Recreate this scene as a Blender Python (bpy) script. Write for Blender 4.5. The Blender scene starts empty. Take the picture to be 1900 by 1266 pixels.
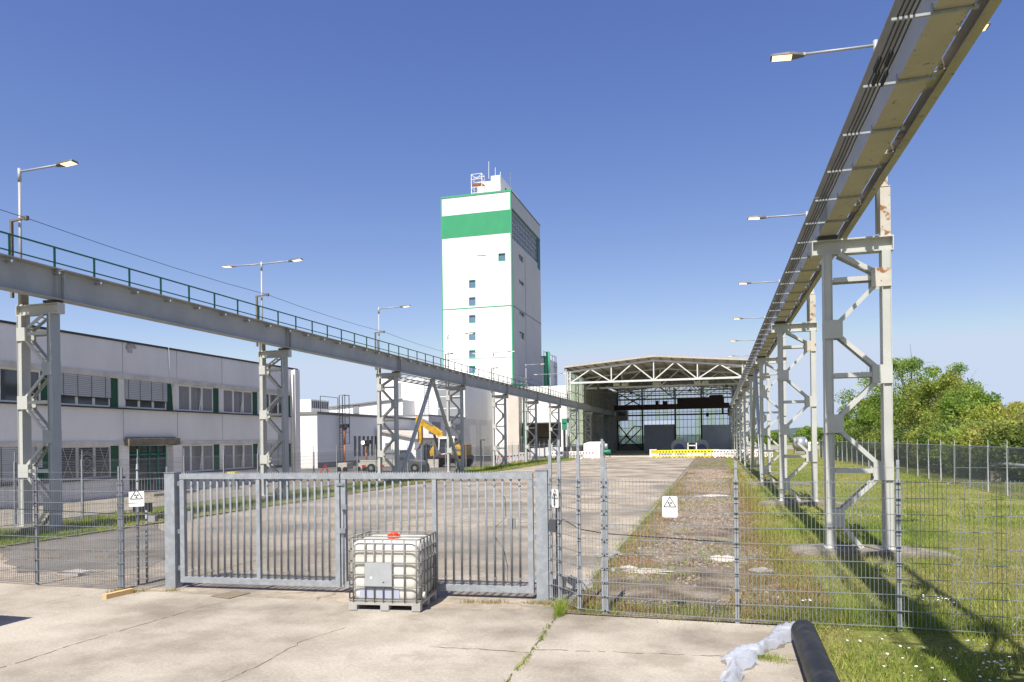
import bpy, math, random
import numpy as np
from mathutils import Vector, Matrix
random.seed(7); rng = np.random.default_rng(7)
R = math.radians
scn = bpy.context.scene
COL = scn.collection

# ------------------------------------------------------------------ camera
CAMH, F, YAW, ROLL, PCY = 2.55, 1339.0, 0.2758, 0.0124, 816.9
cam_d = bpy.data.cameras.new("camera"); cam = bpy.data.objects.new("camera", cam_d); COL.objects.link(cam)
cam_d.sensor_width = 36; cam_d.lens = 36 * F / 1900
cam_d.shift_y = (PCY - 633) / 1900
cam_d.clip_start = 0.1; cam_d.clip_end = 9000
cam.matrix_world = Matrix.Translation((0, 0, CAMH)) @ Matrix.Rotation(YAW, 4, 'Z') @ Matrix.Rotation(R(90), 4, 'X') @ Matrix.Rotation(-ROLL, 4, 'Z')
scn.camera = cam

# ------------------------------------------------------------------ sky + sun + exposure
LD = Vector((0.035, 0.66, -1.0)).normalized()          # direction the sunlight travels
SUN_EL = math.asin(-LD.z)
w = bpy.data.worlds.new("World"); scn.world = w; w.use_nodes = True
nt = w.node_tree; bg = nt.nodes['Background']
sky = nt.nodes.new('ShaderNodeTexSky'); sky.sky_type = 'NISHITA'; sky.sun_disc = False
sky.sun_elevation = SUN_EL; sky.sun_rotation = math.pi + 0.05
sky.air_density = 0.6; sky.dust_density = 1.0; sky.ozone_density = 1.5; sky.altitude = 100
sep = nt.nodes.new('ShaderNodeSeparateColor'); com = nt.nodes.new('ShaderNodeCombineColor'); nt.links.new(sky.outputs[0], sep.inputs[0])
for i, (k, g) in enumerate(((1.236, 1.28), (1.18, 1.10), (2.12, 0.66))):      # film response of the sky colour
    pw = nt.nodes.new('ShaderNodeMath'); pw.operation = 'POWER'; pw.inputs[1].default_value = g; ml = nt.nodes.new('ShaderNodeMath'); ml.operation = 'MULTIPLY'; ml.inputs[1].default_value = k
    nt.links.new(sep.outputs[i], pw.inputs[0]); mn = nt.nodes.new('ShaderNodeMath'); mn.operation = 'MINIMUM'; mn.inputs[1].default_value = (4.2, 4.9, 6.1)[i]; nt.links.new(pw.outputs[0], ml.inputs[0]); nt.links.new(ml.outputs[0], mn.inputs[0]); nt.links.new(mn.outputs[0], com.inputs[i])
nt.links.new(com.outputs[0], bg.inputs[0]); bg.inputs[1].default_value = 0.095
sl = bpy.data.lights.new("sun", 'SUN'); so = bpy.data.objects.new("sun", sl); COL.objects.link(so)
sl.energy = 5.0; sl.angle = R(0.5); sl.color = (1.0, 0.95, 0.87)
so.rotation_euler = LD.to_track_quat('-Z', 'Y').to_euler()
scn.view_settings.view_transform = 'Standard'; scn.view_settings.look = 'None'
scn.view_settings.exposure = 0.6; scn.view_settings.gamma = 1

# ------------------------------------------------------------------ survey helpers (photo point -> metres)
def ray(u, v):
    a = u - 950; b = v - PCY; cr, sr = math.cos(ROLL), math.sin(ROLL)
    x = (a * cr - b * sr) / F; y = -(a * sr + b * cr) / F
    c, s = math.cos(YAW), math.sin(YAW)
    return (x * c - s, x * s + c, y)
def G(u, v, z=0.0):
    r = ray(u, v); t = (z - CAMH) / r[2]; return Vector((r[0] * t, r[1] * t, z))
def PX(u, v, X):
    r = ray(u, v); t = X / r[0]; return Vector((X, r[1] * t, CAMH + r[2] * t))
def PY(u, v, Y):
    r = ray(u, v); t = Y / r[1]; return Vector((r[0] * t, Y, CAMH + r[2] * t))

# ------------------------------------------------------------------ materials
MATS = {}
def mat(name, col, rough=0.6, metal=0.0, col2=None, scale=3.0, amt=0.5, bump=0.0, bscale=40.0, rust=None, spec=0.4,
        alpha=1.0, emit=None, stretch=None, contrast=(0.35, 0.65), bdist=0.01):
    m = bpy.data.materials.new(name); m.use_nodes = True
    n = m.node_tree.nodes; l = m.node_tree.links; b = n['Principled BSDF']
    b.inputs['Base Color'].default_value = (*col, 1); b.inputs['Roughness'].default_value = rough
    b.inputs['Metallic'].default_value = metal; b.inputs['Specular IOR Level'].default_value = spec
    geo = n.new('ShaderNodeNewGeometry'); src = geo.outputs['Position']
    if stretch:
        mp = n.new('ShaderNodeMapping'); mp.inputs['Scale'].default_value = stretch
        l.new(src, mp.inputs[0]); src = mp.outputs[0]
    last = None
    if col2 is not None:
        t = n.new('ShaderNodeTexNoise'); t.inputs['Scale'].default_value = scale; t.inputs['Detail'].default_value = 6; t.inputs['Roughness'].default_value = 0.62
        l.new(src, t.inputs['Vector'])
        cr = n.new('ShaderNodeMapRange'); cr.inputs[1].default_value = contrast[0]; cr.inputs[2].default_value = contrast[1]
        cr.inputs[4].default_value = amt; l.new(t.outputs[0], cr.inputs[0])
        mx = n.new('ShaderNodeMix'); mx.data_type = 'RGBA'; mx.inputs[6].default_value = (*col, 1); mx.inputs[7].default_value = (*col2, 1)
        l.new(cr.outputs[0], mx.inputs[0]); last = mx.outputs[2]
    if rust is not None:
        t = n.new('ShaderNodeTexNoise'); t.inputs['Scale'].default_value = rust[1]; t.inputs['Detail'].default_value = 8; t.inputs['Roughness'].default_value = 0.7
        l.new(src, t.inputs['Vector'])
        cr = n.new('ShaderNodeMapRange'); cr.inputs[1].default_value = rust[2]; cr.inputs[2].default_value = rust[2] + 0.06
        l.new(t.outputs[0], cr.inputs[0])
        mx = n.new('ShaderNodeMix'); mx.data_type = 'RGBA'; mx.inputs[7].default_value = (*rust[0], 1)
        if last: l.new(last, mx.inputs[6])
        else: mx.inputs[6].default_value = (*col, 1)
        l.new(cr.outputs[0], mx.inputs[0]); last = mx.outputs[2]
    if last: l.new(last, b.inputs['Base Color'])
    if bump:
        t = n.new('ShaderNodeTexNoise'); t.inputs['Scale'].default_value = bscale; t.inputs['Detail'].default_value = 5
        l.new(src, t.inputs['Vector'])
        bp = n.new('ShaderNodeBump'); bp.inputs['Strength'].default_value = bump; bp.inputs['Distance'].default_value = bdist
        l.new(t.outputs[0], bp.inputs['Height']); l.new(bp.outputs[0], b.inputs['Normal'])
    if alpha < 1: b.inputs['Alpha'].default_value = alpha
    if emit: b.inputs['Emission Color'].default_value = (*emit[0], 1); b.inputs['Emission Strength'].default_value = emit[1]
    MATS[name] = m; return m

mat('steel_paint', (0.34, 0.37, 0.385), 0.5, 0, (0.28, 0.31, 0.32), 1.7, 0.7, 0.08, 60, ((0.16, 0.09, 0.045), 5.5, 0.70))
mat('steel_white', (0.50, 0.50, 0.47), 0.55, 0, (0.38, 0.39, 0.37), 1.3, 0.6, 0.08, 50, ((0.24, 0.12, 0.05), 4.5, 0.665))
mat('steel_rusty', (0.52, 0.50, 0.45), 0.6, 0, (0.42, 0.36, 0.28), 2.0, 0.6, 0.15, 50, ((0.26, 0.11, 0.035), 4.5, 0.54))
mat('girder_grey', (0.40, 0.41, 0.41), 0.55, 0, (0.31, 0.32, 0.325), 0.8, 0.8, 0.06, 30, ((0.14, 0.10, 0.07), 7.0, 0.735))
mat('girder_tan', (0.43, 0.40, 0.34), 0.6, 0, (0.34, 0.31, 0.26), 1.1, 0.7, 0.08, 40, ((0.09, 0.055, 0.035), 6.5, 0.60))
mat('rust_edge', (0.16, 0.085, 0.05), 0.85, 0, (0.26, 0.15, 0.09), 4, 0.8, 0.3, 60)
mat('pipe_brown', (0.13, 0.105, 0.085), 0.7, 0, (0.19, 0.17, 0.15), 5, 0.8)
mat('green_rail', (0.02, 0.16, 0.105), 0.45, 0, (0.03, 0.09, 0.06), 3, 0.6)
mat('cable_black', (0.02, 0.02, 0.022), 0.5)
mat('galv', (0.27, 0.29, 0.315), 0.55, 0.15, (0.36, 0.39, 0.42), 9, 0.6, 0.05, 80, contrast=(0.45, 0.58))
mat('galv_dark', (0.19, 0.21, 0.23), 0.5, 0.2, (0.28, 0.30, 0.33), 5, 0.7)
mat('picket_grey', (0.19, 0.21, 0.24), 0.75, 0, (0.27, 0.30, 0.33), 12, 0.7, spec=0.2)
mat('galv_wire', (0.26, 0.275, 0.29), 0.55, 0.2, (0.18, 0.19, 0.20), 4, 0.7)
mat('lamp_grey', (0.34, 0.35, 0.37), 0.5, 0.1)
mat('lamp_dark', (0.10, 0.105, 0.11), 0.5)
mat('lamp_lens', (0.95, 0.85, 0.65), 0.2, emit=((1.0, 0.66, 0.34), 1.25))
mat('bulb_white', (0.9, 0.9, 0.85), 0.2, emit=((1.0, 0.97, 0.9), 5.0))
mat('wall_white', (0.80, 0.79, 0.77), 0.7, 0, (0.72, 0.71, 0.69), 0.25, 0.6, 0.05, 20)
mat('tower_side_grey', (0.50, 0.50, 0.51), 0.7, 0, (0.44, 0.44, 0.45), 0.2, 0.6)
mat('wall_lavender', (0.72, 0.70, 0.70), 0.75, 0, (0.50, 0.49, 0.51), 0.3, 0.6)
mat('wall_panel', (0.80, 0.785, 0.785), 0.8, 0, (0.67, 0.655, 0.64), 0.5, 0.7, 0.10, 15, stretch=(1, 1, 0.35))
mat('wall_frieze', (0.66, 0.64, 0.60), 0.8, 0, (0.46, 0.45, 0.41), 1.6, 0.8, 0.12, 20)
mat('wall_low', (0.74, 0.73, 0.74), 0.8, 0, (0.60, 0.59, 0.60), 0.6, 0.6)
mat('patch_light', (0.44, 0.42, 0.40), 0.9)
mat('concrete_dark', (0.22, 0.21, 0.19), 0.9, 0, (0.35, 0.33, 0.30), 2.5, 0.8, 0.4, 30)
mat('concrete_old', (0.27, 0.24, 0.19), 0.92, 0, (0.13, 0.115, 0.09), 2.2, 0.9, 0.6, 18, ((0.09, 0.10, 0.04), 2.1, 0.62), bdist=0.03)
mat('frame_white', (0.72, 0.72, 0.70), 0.5)
mat('post_grey', (0.42, 0.44, 0.46), 0.6, 0, (0.32, 0.34, 0.36), 3, 0.7)
mat('green_panel', (0.012, 0.085, 0.045), 0.5, 0, (0.02, 0.06, 0.035), 2, 0.5)
mat('green_clad', (0.055, 0.34, 0.17), 0.6, 0, (0.05, 0.29, 0.14), 0.5, 0.5)
mat('green_trim', (0.05, 0.32, 0.17), 0.5)
mat('green_dark', (0.012, 0.10, 0.07), 0.5)
mat('teal_door', (0.02, 0.20, 0.16), 0.4)
mat('dark_edge', (0.05, 0.055, 0.06), 0.7)
mat('blind_grey', (0.60, 0.60, 0.57), 0.6)
mat('grille_iron', (0.03, 0.03, 0.03), 0.6)
mat('curtain', (0.28, 0.28, 0.29), 0.9, 0, (0.20, 0.20, 0.22), 3, 0.7, stretch=(1, 6, 0.3))
mat('room_dark', (0.03, 0.032, 0.035), 0.9)
def glassy(name, col, rough=0.06, spec=0.9, metal=0.0):
    return mat(name, col, rough, metal, tuple(c * 1.6 + 0.01 for c in col), 0.6, 0.5, spec=spec)
glassy('glass_dark', (0.035, 0.042, 0.05)); glassy('glass_blue', (0.10, 0.15, 0.24), 0.12)
glassy('glass_grey', (0.16, 0.17, 0.18), 0.12)
mat('panel_grey', (0.26, 0.27, 0.29), 0.6, 0, (0.22, 0.23, 0.25), 1, 0.5)
mat('door_slate', (0.115, 0.125, 0.15), 0.55, 0, (0.09, 0.10, 0.12), 0.7, 0.6)
mat('hall_door', (0.66, 0.68, 0.76), 0.7, 0, (0.50, 0.52, 0.60), 0.7, 0.6)
mat('orange', (0.36, 0.12, 0.05), 0.6, 0, (0.25, 0.10, 0.05), 4, 0.8)
mat('roof_grey', (0.22, 0.215, 0.20), 0.8, 0, (0.15, 0.145, 0.14), 0.6, 0.6)
mat('roof_under', (0.50, 0.45, 0.39), 0.8, 0, (0.40, 0.36, 0.31), 0.7, 0.8)
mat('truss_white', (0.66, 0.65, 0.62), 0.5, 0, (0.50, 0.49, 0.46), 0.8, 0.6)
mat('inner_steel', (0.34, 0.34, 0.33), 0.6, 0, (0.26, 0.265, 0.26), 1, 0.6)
mat('dark_green_steel', (0.035, 0.06, 0.055), 0.6)
mat('crane_brown', (0.055, 0.03, 0.028), 0.6, 0, (0.08, 0.045, 0.04), 1, 0.6)
mat('olive_panel', (0.60, 0.59, 0.42), 0.7, 0, (0.32, 0.32, 0.20), 0.5, 0.7)
mat('bay_brown', (0.27, 0.235, 0.19), 0.8, 0, (0.20, 0.175, 0.14), 0.4, 0.6)
mat('beige_wall', (0.62, 0.56, 0.49), 0.8, 0, (0.52, 0.46, 0.40), 0.6, 0.6)
mat('bottle_plastic', (0.68, 0.665, 0.62), 0.42, 0, (0.52, 0.49, 0.42), 2.6, 0.8, spec=0.5, stretch=(1, 1, 0.4))
mat('label_plate', (0.40, 0.42, 0.44), 0.35, 0.3, (0.48, 0.50, 0.52), 6, 0.7)
mat('paper_blue', (0.36, 0.39, 0.48), 0.8)
mat('cage_steel', (0.24, 0.235, 0.22), 0.55, 0.2, (0.16, 0.15, 0.135), 8, 0.7)
mat('pallet_grey', (0.40, 0.39, 0.37), 0.6, 0, (0.28, 0.27, 0.25), 7, 0.7)
mat('cap_red', (0.62, 0.06, 0.02), 0.45)
mat('sign_white', (0.82, 0.82, 0.80), 0.5); mat('ink', (0.015, 0.015, 0.015), 0.6); mat('ink_faint', (0.62, 0.63, 0.66), 0.6)
mat('wood_new', (0.62, 0.43, 0.20), 0.7, 0, (0.52, 0.34, 0.15), 6, 0.7, stretch=(8, 1, 8))
mat('black_pipe', (0.010, 0.010, 0.011), 0.45, 0, (0.05, 0.047, 0.042), 5, 0.8, 0.15, 60, contrast=(0.5, 0.7))
mat('box_dark', (0.06, 0.065, 0.075), 0.6); mat('blind_gap', (0.40, 0.40, 0.38), 0.8)
mat('box_grey', (0.25, 0.25, 0.25), 0.6)
mat('yellow_paint', (0.62, 0.36, 0.02), 0.55, 0, (0.34, 0.19, 0.03), 1.6, 0.9, 0, 40, ((0.07, 0.05, 0.03), 3.2, 0.60))
mat('yellow_barrier', (0.80, 0.66, 0.04), 0.5); mat('red_paint', (0.50, 0.02, 0.03), 0.5)
mat('rubber', (0.02, 0.02, 0.02), 0.85); mat('black_matte', (0.02, 0.02, 0.022), 0.7)
mat('car_grey', (0.17, 0.18, 0.185), 0.3, 0.5); mat('bed_beige', (0.52, 0.49, 0.43), 0.6, 0, (0.40, 0.37, 0.32), 2, 0.6)
mat('tail_red', (0.5, 0.03, 0.02), 0.3)
mat('reel_grey', (0.24, 0.27, 0.31), 0.6); mat('reel_blue', (0.05, 0.07, 0.20), 0.6)
mat('bark', (0.10, 0.085, 0.065), 0.9, 0, (0.16, 0.14, 0.11), 5, 0.8, 0.4, 30)
mat('machine_green', (0.03, 0.22, 0.13), 0.5)
mat('manhole', (0.16, 0.13, 0.09), 0.8, 0, (0.22, 0.18, 0.13), 12, 0.8, 0.4, 90)
mat('tank_metal', (0.38, 0.40, 0.45), 0.35, 0.5)
mat('stone_pale', (0.50, 0.46, 0.41), 0.9, 0, (0.34, 0.31, 0.27), 20, 0.8, 0.4, 60)
mat('stone_brown', (0.17, 0.115, 0.075), 0.95, 0, (0.34, 0.29, 0.23), 7, 0.9, 0.3, 80, contrast=(0.42, 0.6))
mat('petal', (0.85, 0.85, 0.82), 0.7)
mat('crack_dark', (0.10, 0.085, 0.065), 0.95)
mat('patch_grey', (0.27, 0.245, 0.21), 0.9, 0, (0.34, 0.30, 0.25), 3, 0.9, 0.1, 120)
mat('patch_pale', (0.58, 0.55, 0.49), 0.9, 0, (0.42, 0.37, 0.30), 6, 0.9, 0.1, 120)
mat('hill_green', (0.055, 0.085, 0.085), 0.95, 0, (0.085, 0.11, 0.10), 0.01, 0.8)

def leafmat(name, c1, c2, c3=None, scale=0.5, trans=0.35):
    m = bpy.data.materials.new(name); m.use_nodes = True
    n = m.node_tree.nodes; l = m.node_tree.links; b = n['Principled BSDF']; out = n['Material Output']
    geo = n.new('ShaderNodeNewGeometry')
    t = n.new('ShaderNodeTexNoise'); t.inputs['Scale'].default_value = scale; t.inputs['Detail'].default_value = 4
    l.new(geo.outputs['Position'], t.inputs['Vector'])
    r = n.new('ShaderNodeValToRGB'); e = r.color_ramp.elements
    e[0].position = 0.36; e[0].color = (*c1, 1); e[1].position = 0.64; e[1].color = (*(c3 or c2), 1)
    if c3: x = e.new(0.5); x.color = (*c2, 1)
    l.new(t.outputs[0], r.inputs[0])
    hs = n.new('ShaderNodeHueSaturation'); l.new(r.outputs[0], hs.inputs['Color'])
    mr = n.new('ShaderNodeMapRange'); mr.inputs[3].default_value = 0.65; mr.inputs[4].default_value = 1.35
    l.new(geo.outputs['Random Per Island'], mr.inputs[0]); l.new(mr.outputs[0], hs.inputs['Value'])
    b.inputs['Roughness'].default_value = 0.6; b.inputs['Specular IOR Level'].default_value = 0.25
    tr = n.new('ShaderNodeBsdfTranslucent'); ms = n.new('ShaderNodeMixShader'); ms.inputs[0].default_value = trans
    l.new(hs.outputs[0], b.inputs['Base Color']); l.new(hs.outputs[0], tr.inputs[0])
    l.new(b.outputs[0], ms.inputs[1]); l.new(tr.outputs[0], ms.inputs[2]); l.new(ms.outputs[0], out.inputs[0])
    MATS[name] = m; return m
leafmat('leaf_bright', (0.16, 0.27, 0.045), (0.26, 0.38, 0.065), (0.37, 0.46, 0.09), 0.6, 0.55)
leafmat('leaf_olive', (0.18, 0.25, 0.045), (0.31, 0.37, 0.07), (0.42, 0.42, 0.11), 0.5, 0.55)
leafmat('leaf_yellow', (0.28, 0.34, 0.055), (0.42, 0.46, 0.08), (0.42, 0.38, 0.12), 0.5, 0.55)
leafmat('leaf_dark', (0.07, 0.12, 0.03), (0.13, 0.20, 0.045), (0.22, 0.26, 0.06), 0.5, 0.45)
leafmat('grass_green', (0.16, 0.24, 0.035), (0.28, 0.34, 0.06), (0.42, 0.40, 0.14), 0.35)
leafmat('grass_straw', (0.30, 0.27, 0.10), (0.36, 0.32, 0.13), (0.26, 0.28, 0.08), 0.9, 0.35)
leafmat('grass_dry', (0.34, 0.25, 0.10), (0.28, 0.24, 0.08), (0.38, 0.20, 0.09), 0.9)

def pane_mat(name, tint, mixf):
    m = bpy.data.materials.new(name); m.use_nodes = True
    n = m.node_tree.nodes; l = m.node_tree.links; out = n['Material Output']; n.remove(n['Principled BSDF'])
    a = n.new('ShaderNodeBsdfTransparent'); a.inputs[0].default_value = (*tint, 1)
    d = n.new('ShaderNodeBsdfTranslucent'); d.inputs[0].default_value = (*tint, 1)
    x = n.new('ShaderNodeMixShader'); x.inputs[0].default_value = mixf
    l.new(a.outputs[0], x.inputs[1]); l.new(d.outputs[0], x.inputs[2]); l.new(x.outputs[0], out.inputs[0]); MATS[name] = m
pane_mat('pane_clear', (0.93, 0.98, 0.97), 0.5); pane_mat('pane_green', (0.80, 0.92, 0.66), 0.5)
pane_mat('film', (0.80, 0.82, 0.86), 0.5)

def ground_mat(name, cols, scales, joints=None, crack=0.0, bump=0.4, bs=30, ramp=(0.35, 0.5, 0.65), jointcol=(0.10, 0.09, 0.05), rot=0.0, fine=0.18, stain=None):
    m = bpy.data.materials.new(name); m.use_nodes = True
    n = m.node_tree.nodes; l = m.node_tree.links; b = n['Principled BSDF']; b.inputs['Roughness'].default_value = 0.93; b.inputs['Specular IOR Level'].default_value = 0.2
    geo = n.new('ShaderNodeNewGeometry'); P = geo.outputs['Position']
    def noise(s, d=7, ro=0.6, vec=None):
        t = n.new('ShaderNodeTexNoise'); t.inputs['Scale'].default_value = s; t.inputs['Detail'].default_value = d; t.inputs['Roughness'].default_value = ro
        l.new(vec or P, t.inputs['Vector']); return t
    a = noise(scales[0]); r = n.new('ShaderNodeValToRGB'); e = r.color_ramp.elements
    e[0].position = ramp[0]; e[0].color = (*cols[0], 1); e[1].position = ramp[2]; e[1].color = (*cols[2], 1); x = e.new(ramp[1]); x.color = (*cols[1], 1)
    l.new(a.outputs[0], r.inputs[0]); last = r.outputs[0]
    f = noise(scales[1], 8, 0.75); mr = n.new('ShaderNodeMapRange'); mr.inputs[1].default_value = 0.3; mr.inputs[2].default_value = 0.7
    mr.inputs[3].default_value = 1 - fine * 2; mr.inputs[4].default_value = 1 + fine; l.new(f.outputs[0], mr.inputs[0])
    hs = n.new('ShaderNodeHueSaturation'); l.new(last, hs.inputs['Color']); l.new(mr.outputs[0], hs.inputs['Value']); last = hs.outputs[0]
    if stain:
        sn = noise(stain[0], 9, 0.68); sm = n.new('ShaderNodeMapRange'); sm.inputs[1].default_value = stain[1]; sm.inputs[2].default_value = stain[1] + 0.10; sm.inputs[4].default_value = stain[2]; l.new(sn.outputs[0], sm.inputs[0])
        sx = n.new('ShaderNodeMix'); sx.data_type = 'RGBA'; l.new(sm.outputs[0], sx.inputs[0]); l.new(last, sx.inputs[6]); sx.inputs[7].default_value = (*stain[3], 1); last = sx.outputs[2]
        sp = noise(38, 3, 0.8); sq = n.new('ShaderNodeMapRange'); sq.inputs[1].default_value = 0.69; sq.inputs[2].default_value = 0.73; sq.inputs[4].default_value = 0.75; l.new(sp.outputs[0], sq.inputs[0])
        sy_ = n.new('ShaderNodeMix'); sy_.data_type = 'RGBA'; l.new(sq.outputs[0], sy_.inputs[0]); l.new(last, sy_.inputs[6]); sy_.inputs[7].default_value = (0.14, 0.12, 0.09, 1); last = sy_.outputs[2]
    def over(fac, col, last):
        mx = n.new('ShaderNodeMix'); mx.data_type = 'RGBA'; l.new(fac, mx.inputs[0]); l.new(last, mx.inputs[6]); mx.inputs[7].default_value = (*col, 1); return mx.outputs[2]
    if joints:
        wv = noise(0.7, 3); mul = n.new('ShaderNodeVectorMath'); mul.operation = 'SCALE'; mul.inputs['Scale'].default_value = 0.12; l.new(wv.outputs['Color'], mul.inputs[0])
        wv2 = noise(6, 4); mul2 = n.new('ShaderNodeVectorMath'); mul2.operation = 'SCALE'; mul2.inputs['Scale'].default_value = 0.06; l.new(wv2.outputs['Color'], mul2.inputs[0])
        ad = n.new('ShaderNodeVectorMath'); l.new(P, ad.inputs[0]); l.new(mul.outputs[0], ad.inputs[1])
        ad2 = n.new('ShaderNodeVectorMath'); l.new(ad.outputs[0], ad2.inputs[0]); l.new(mul2.outputs[0], ad2.inputs[1])
        mp = n.new('ShaderNodeMapping'); mp.inputs['Rotation'].default_value = (0, 0, rot); mp.inputs['Location'].default_value = (joints[2], joints[3], 0); l.new(ad2.outputs[0], mp.inputs[0])
        br = n.new('ShaderNodeTexBrick'); br.offset = 0.0; br.inputs['Scale'].default_value = 1; br.inputs['Brick Width'].default_value = joints[0]; br.inputs['Row Height'].default_value = joints[1]
        br.inputs['Mortar Size'].default_value = joints[4]; br.inputs['Mortar Smooth'].default_value = 0.6
        l.new(mp.outputs[0], br.inputs['Vector'])
        gate = noise(1.3, 5); g2 = n.new('ShaderNodeMapRange'); g2.inputs[1].default_value = 0.38; g2.inputs[2].default_value = 0.52; l.new(gate.outputs[0], g2.inputs[0])
        mm = n.new('ShaderNodeMath'); mm.operation = 'MULTIPLY'; l.new(br.outputs['Fac'], mm.inputs[0]); l.new(g2.outputs[0], mm.inputs[1])
        last = over(mm.outputs[0], jointcol, last)
    if crack:
        wv = noise(1.5, 5); mul = n.new('ShaderNodeVectorMath'); mul.operation = 'SCALE'; mul.inputs['Scale'].default_value = 0.8; l.new(wv.outputs['Color'], mul.inputs[0])
        ad = n.new('ShaderNodeVectorMath'); l.new(P, ad.inputs[0]); l.new(mul.outputs[0], ad.inputs[1])
        vo = n.new('ShaderNodeTexVoronoi'); vo.feature = 'DISTANCE_TO_EDGE'; vo.inputs['Scale'].default_value = 0.33; l.new(ad.outputs[0], vo.inputs['Vector'])
        c = n.new('ShaderNodeMapRange'); c.inputs[1].default_value = 0.0; c.inputs[2].default_value = crack; c.inputs[3].default_value = 0.8; c.inputs[4].default_value = 0; l.new(vo.outputs[0], c.inputs[0])
        gate = noise(0.9, 4); g2 = n.new('ShaderNodeMapRange'); g2.inputs[1].default_value = 0.47; g2.inputs[2].default_value = 0.56; l.new(gate.outputs[0], g2.inputs[0])
        mm = n.new('ShaderNodeMath'); mm.operation = 'MULTIPLY'; l.new(c.outputs[0], mm.inputs[0]); l.new(g2.outputs[0], mm.inputs[1])
        last = over(mm.outputs[0], (0.12, 0.10, 0.075), last)
    l.new(last, b.inputs['Base Color'])
    t = noise(bs, 6, 0.7); bp = n.new('ShaderNodeBump'); bp.inputs['Strength'].default_value = bump; bp.inputs['Distance'].default_value = 0.02
    l.new(t.outputs[0], bp.inputs['Height']); l.new(bp.outputs[0], b.inputs['Normal']); MATS[name] = m
ground_mat('apron_concrete', ((0.22, 0.19, 0.155), (0.35, 0.31, 0.255), (0.445, 0.40, 0.335)), (0.45, 26), None, 0, 0.12, 160, ramp=(0.36, 0.48, 0.62), fine=0.15, stain=(0.8, 0.53, 0.55, (0.24, 0.205, 0.16)))
ground_mat('yard_concrete', ((0.19, 0.17, 0.145), (0.31, 0.265, 0.21), (0.42, 0.355, 0.28)), (0.30, 6), (7.6, 6.0, 2.0, 2.4, 0.05), 0.012, 0.3, 30, jointcol=(0.13, 0.13, 0.05), ramp=(0.38, 0.49, 0.60), stain=(0.5, 0.52, 0.55, (0.17, 0.15, 0.125)))
ground_mat('yard_asphalt', ((0.12, 0.115, 0.105), (0.17, 0.155, 0.14), (0.22, 0.20, 0.17)), (0.6, 20), None, 0.012, 0.3, 60)
ground_mat('grass_soil', ((0.12, 0.15, 0.03), (0.19, 0.20, 0.05), (0.29, 0.24, 0.10)), (0.3, 9), None, 0, 0.9, 25, fine=0.3)
ground_mat('gravel_soil', ((0.10, 0.075, 0.05), (0.20, 0.16, 0.115), (0.31, 0.265, 0.21)), (1.3, 22), None, 0, 1.0, 40, fine=0.35)
ground_mat('path_slabs', ((0.27, 0.24, 0.19), (0.32, 0.28, 0.23), (0.36, 0.32, 0.26)), (0.5, 10), (0.5, 0.5, 0, 0, 0.012), 0, 0.2, 40)
ground_mat('far_field', ((0.10, 0.14, 0.035), (0.14, 0.17, 0.05), (0.20, 0.19, 0.08)), (0.02, 0.6), None, 0, 0.5, 3)

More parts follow.
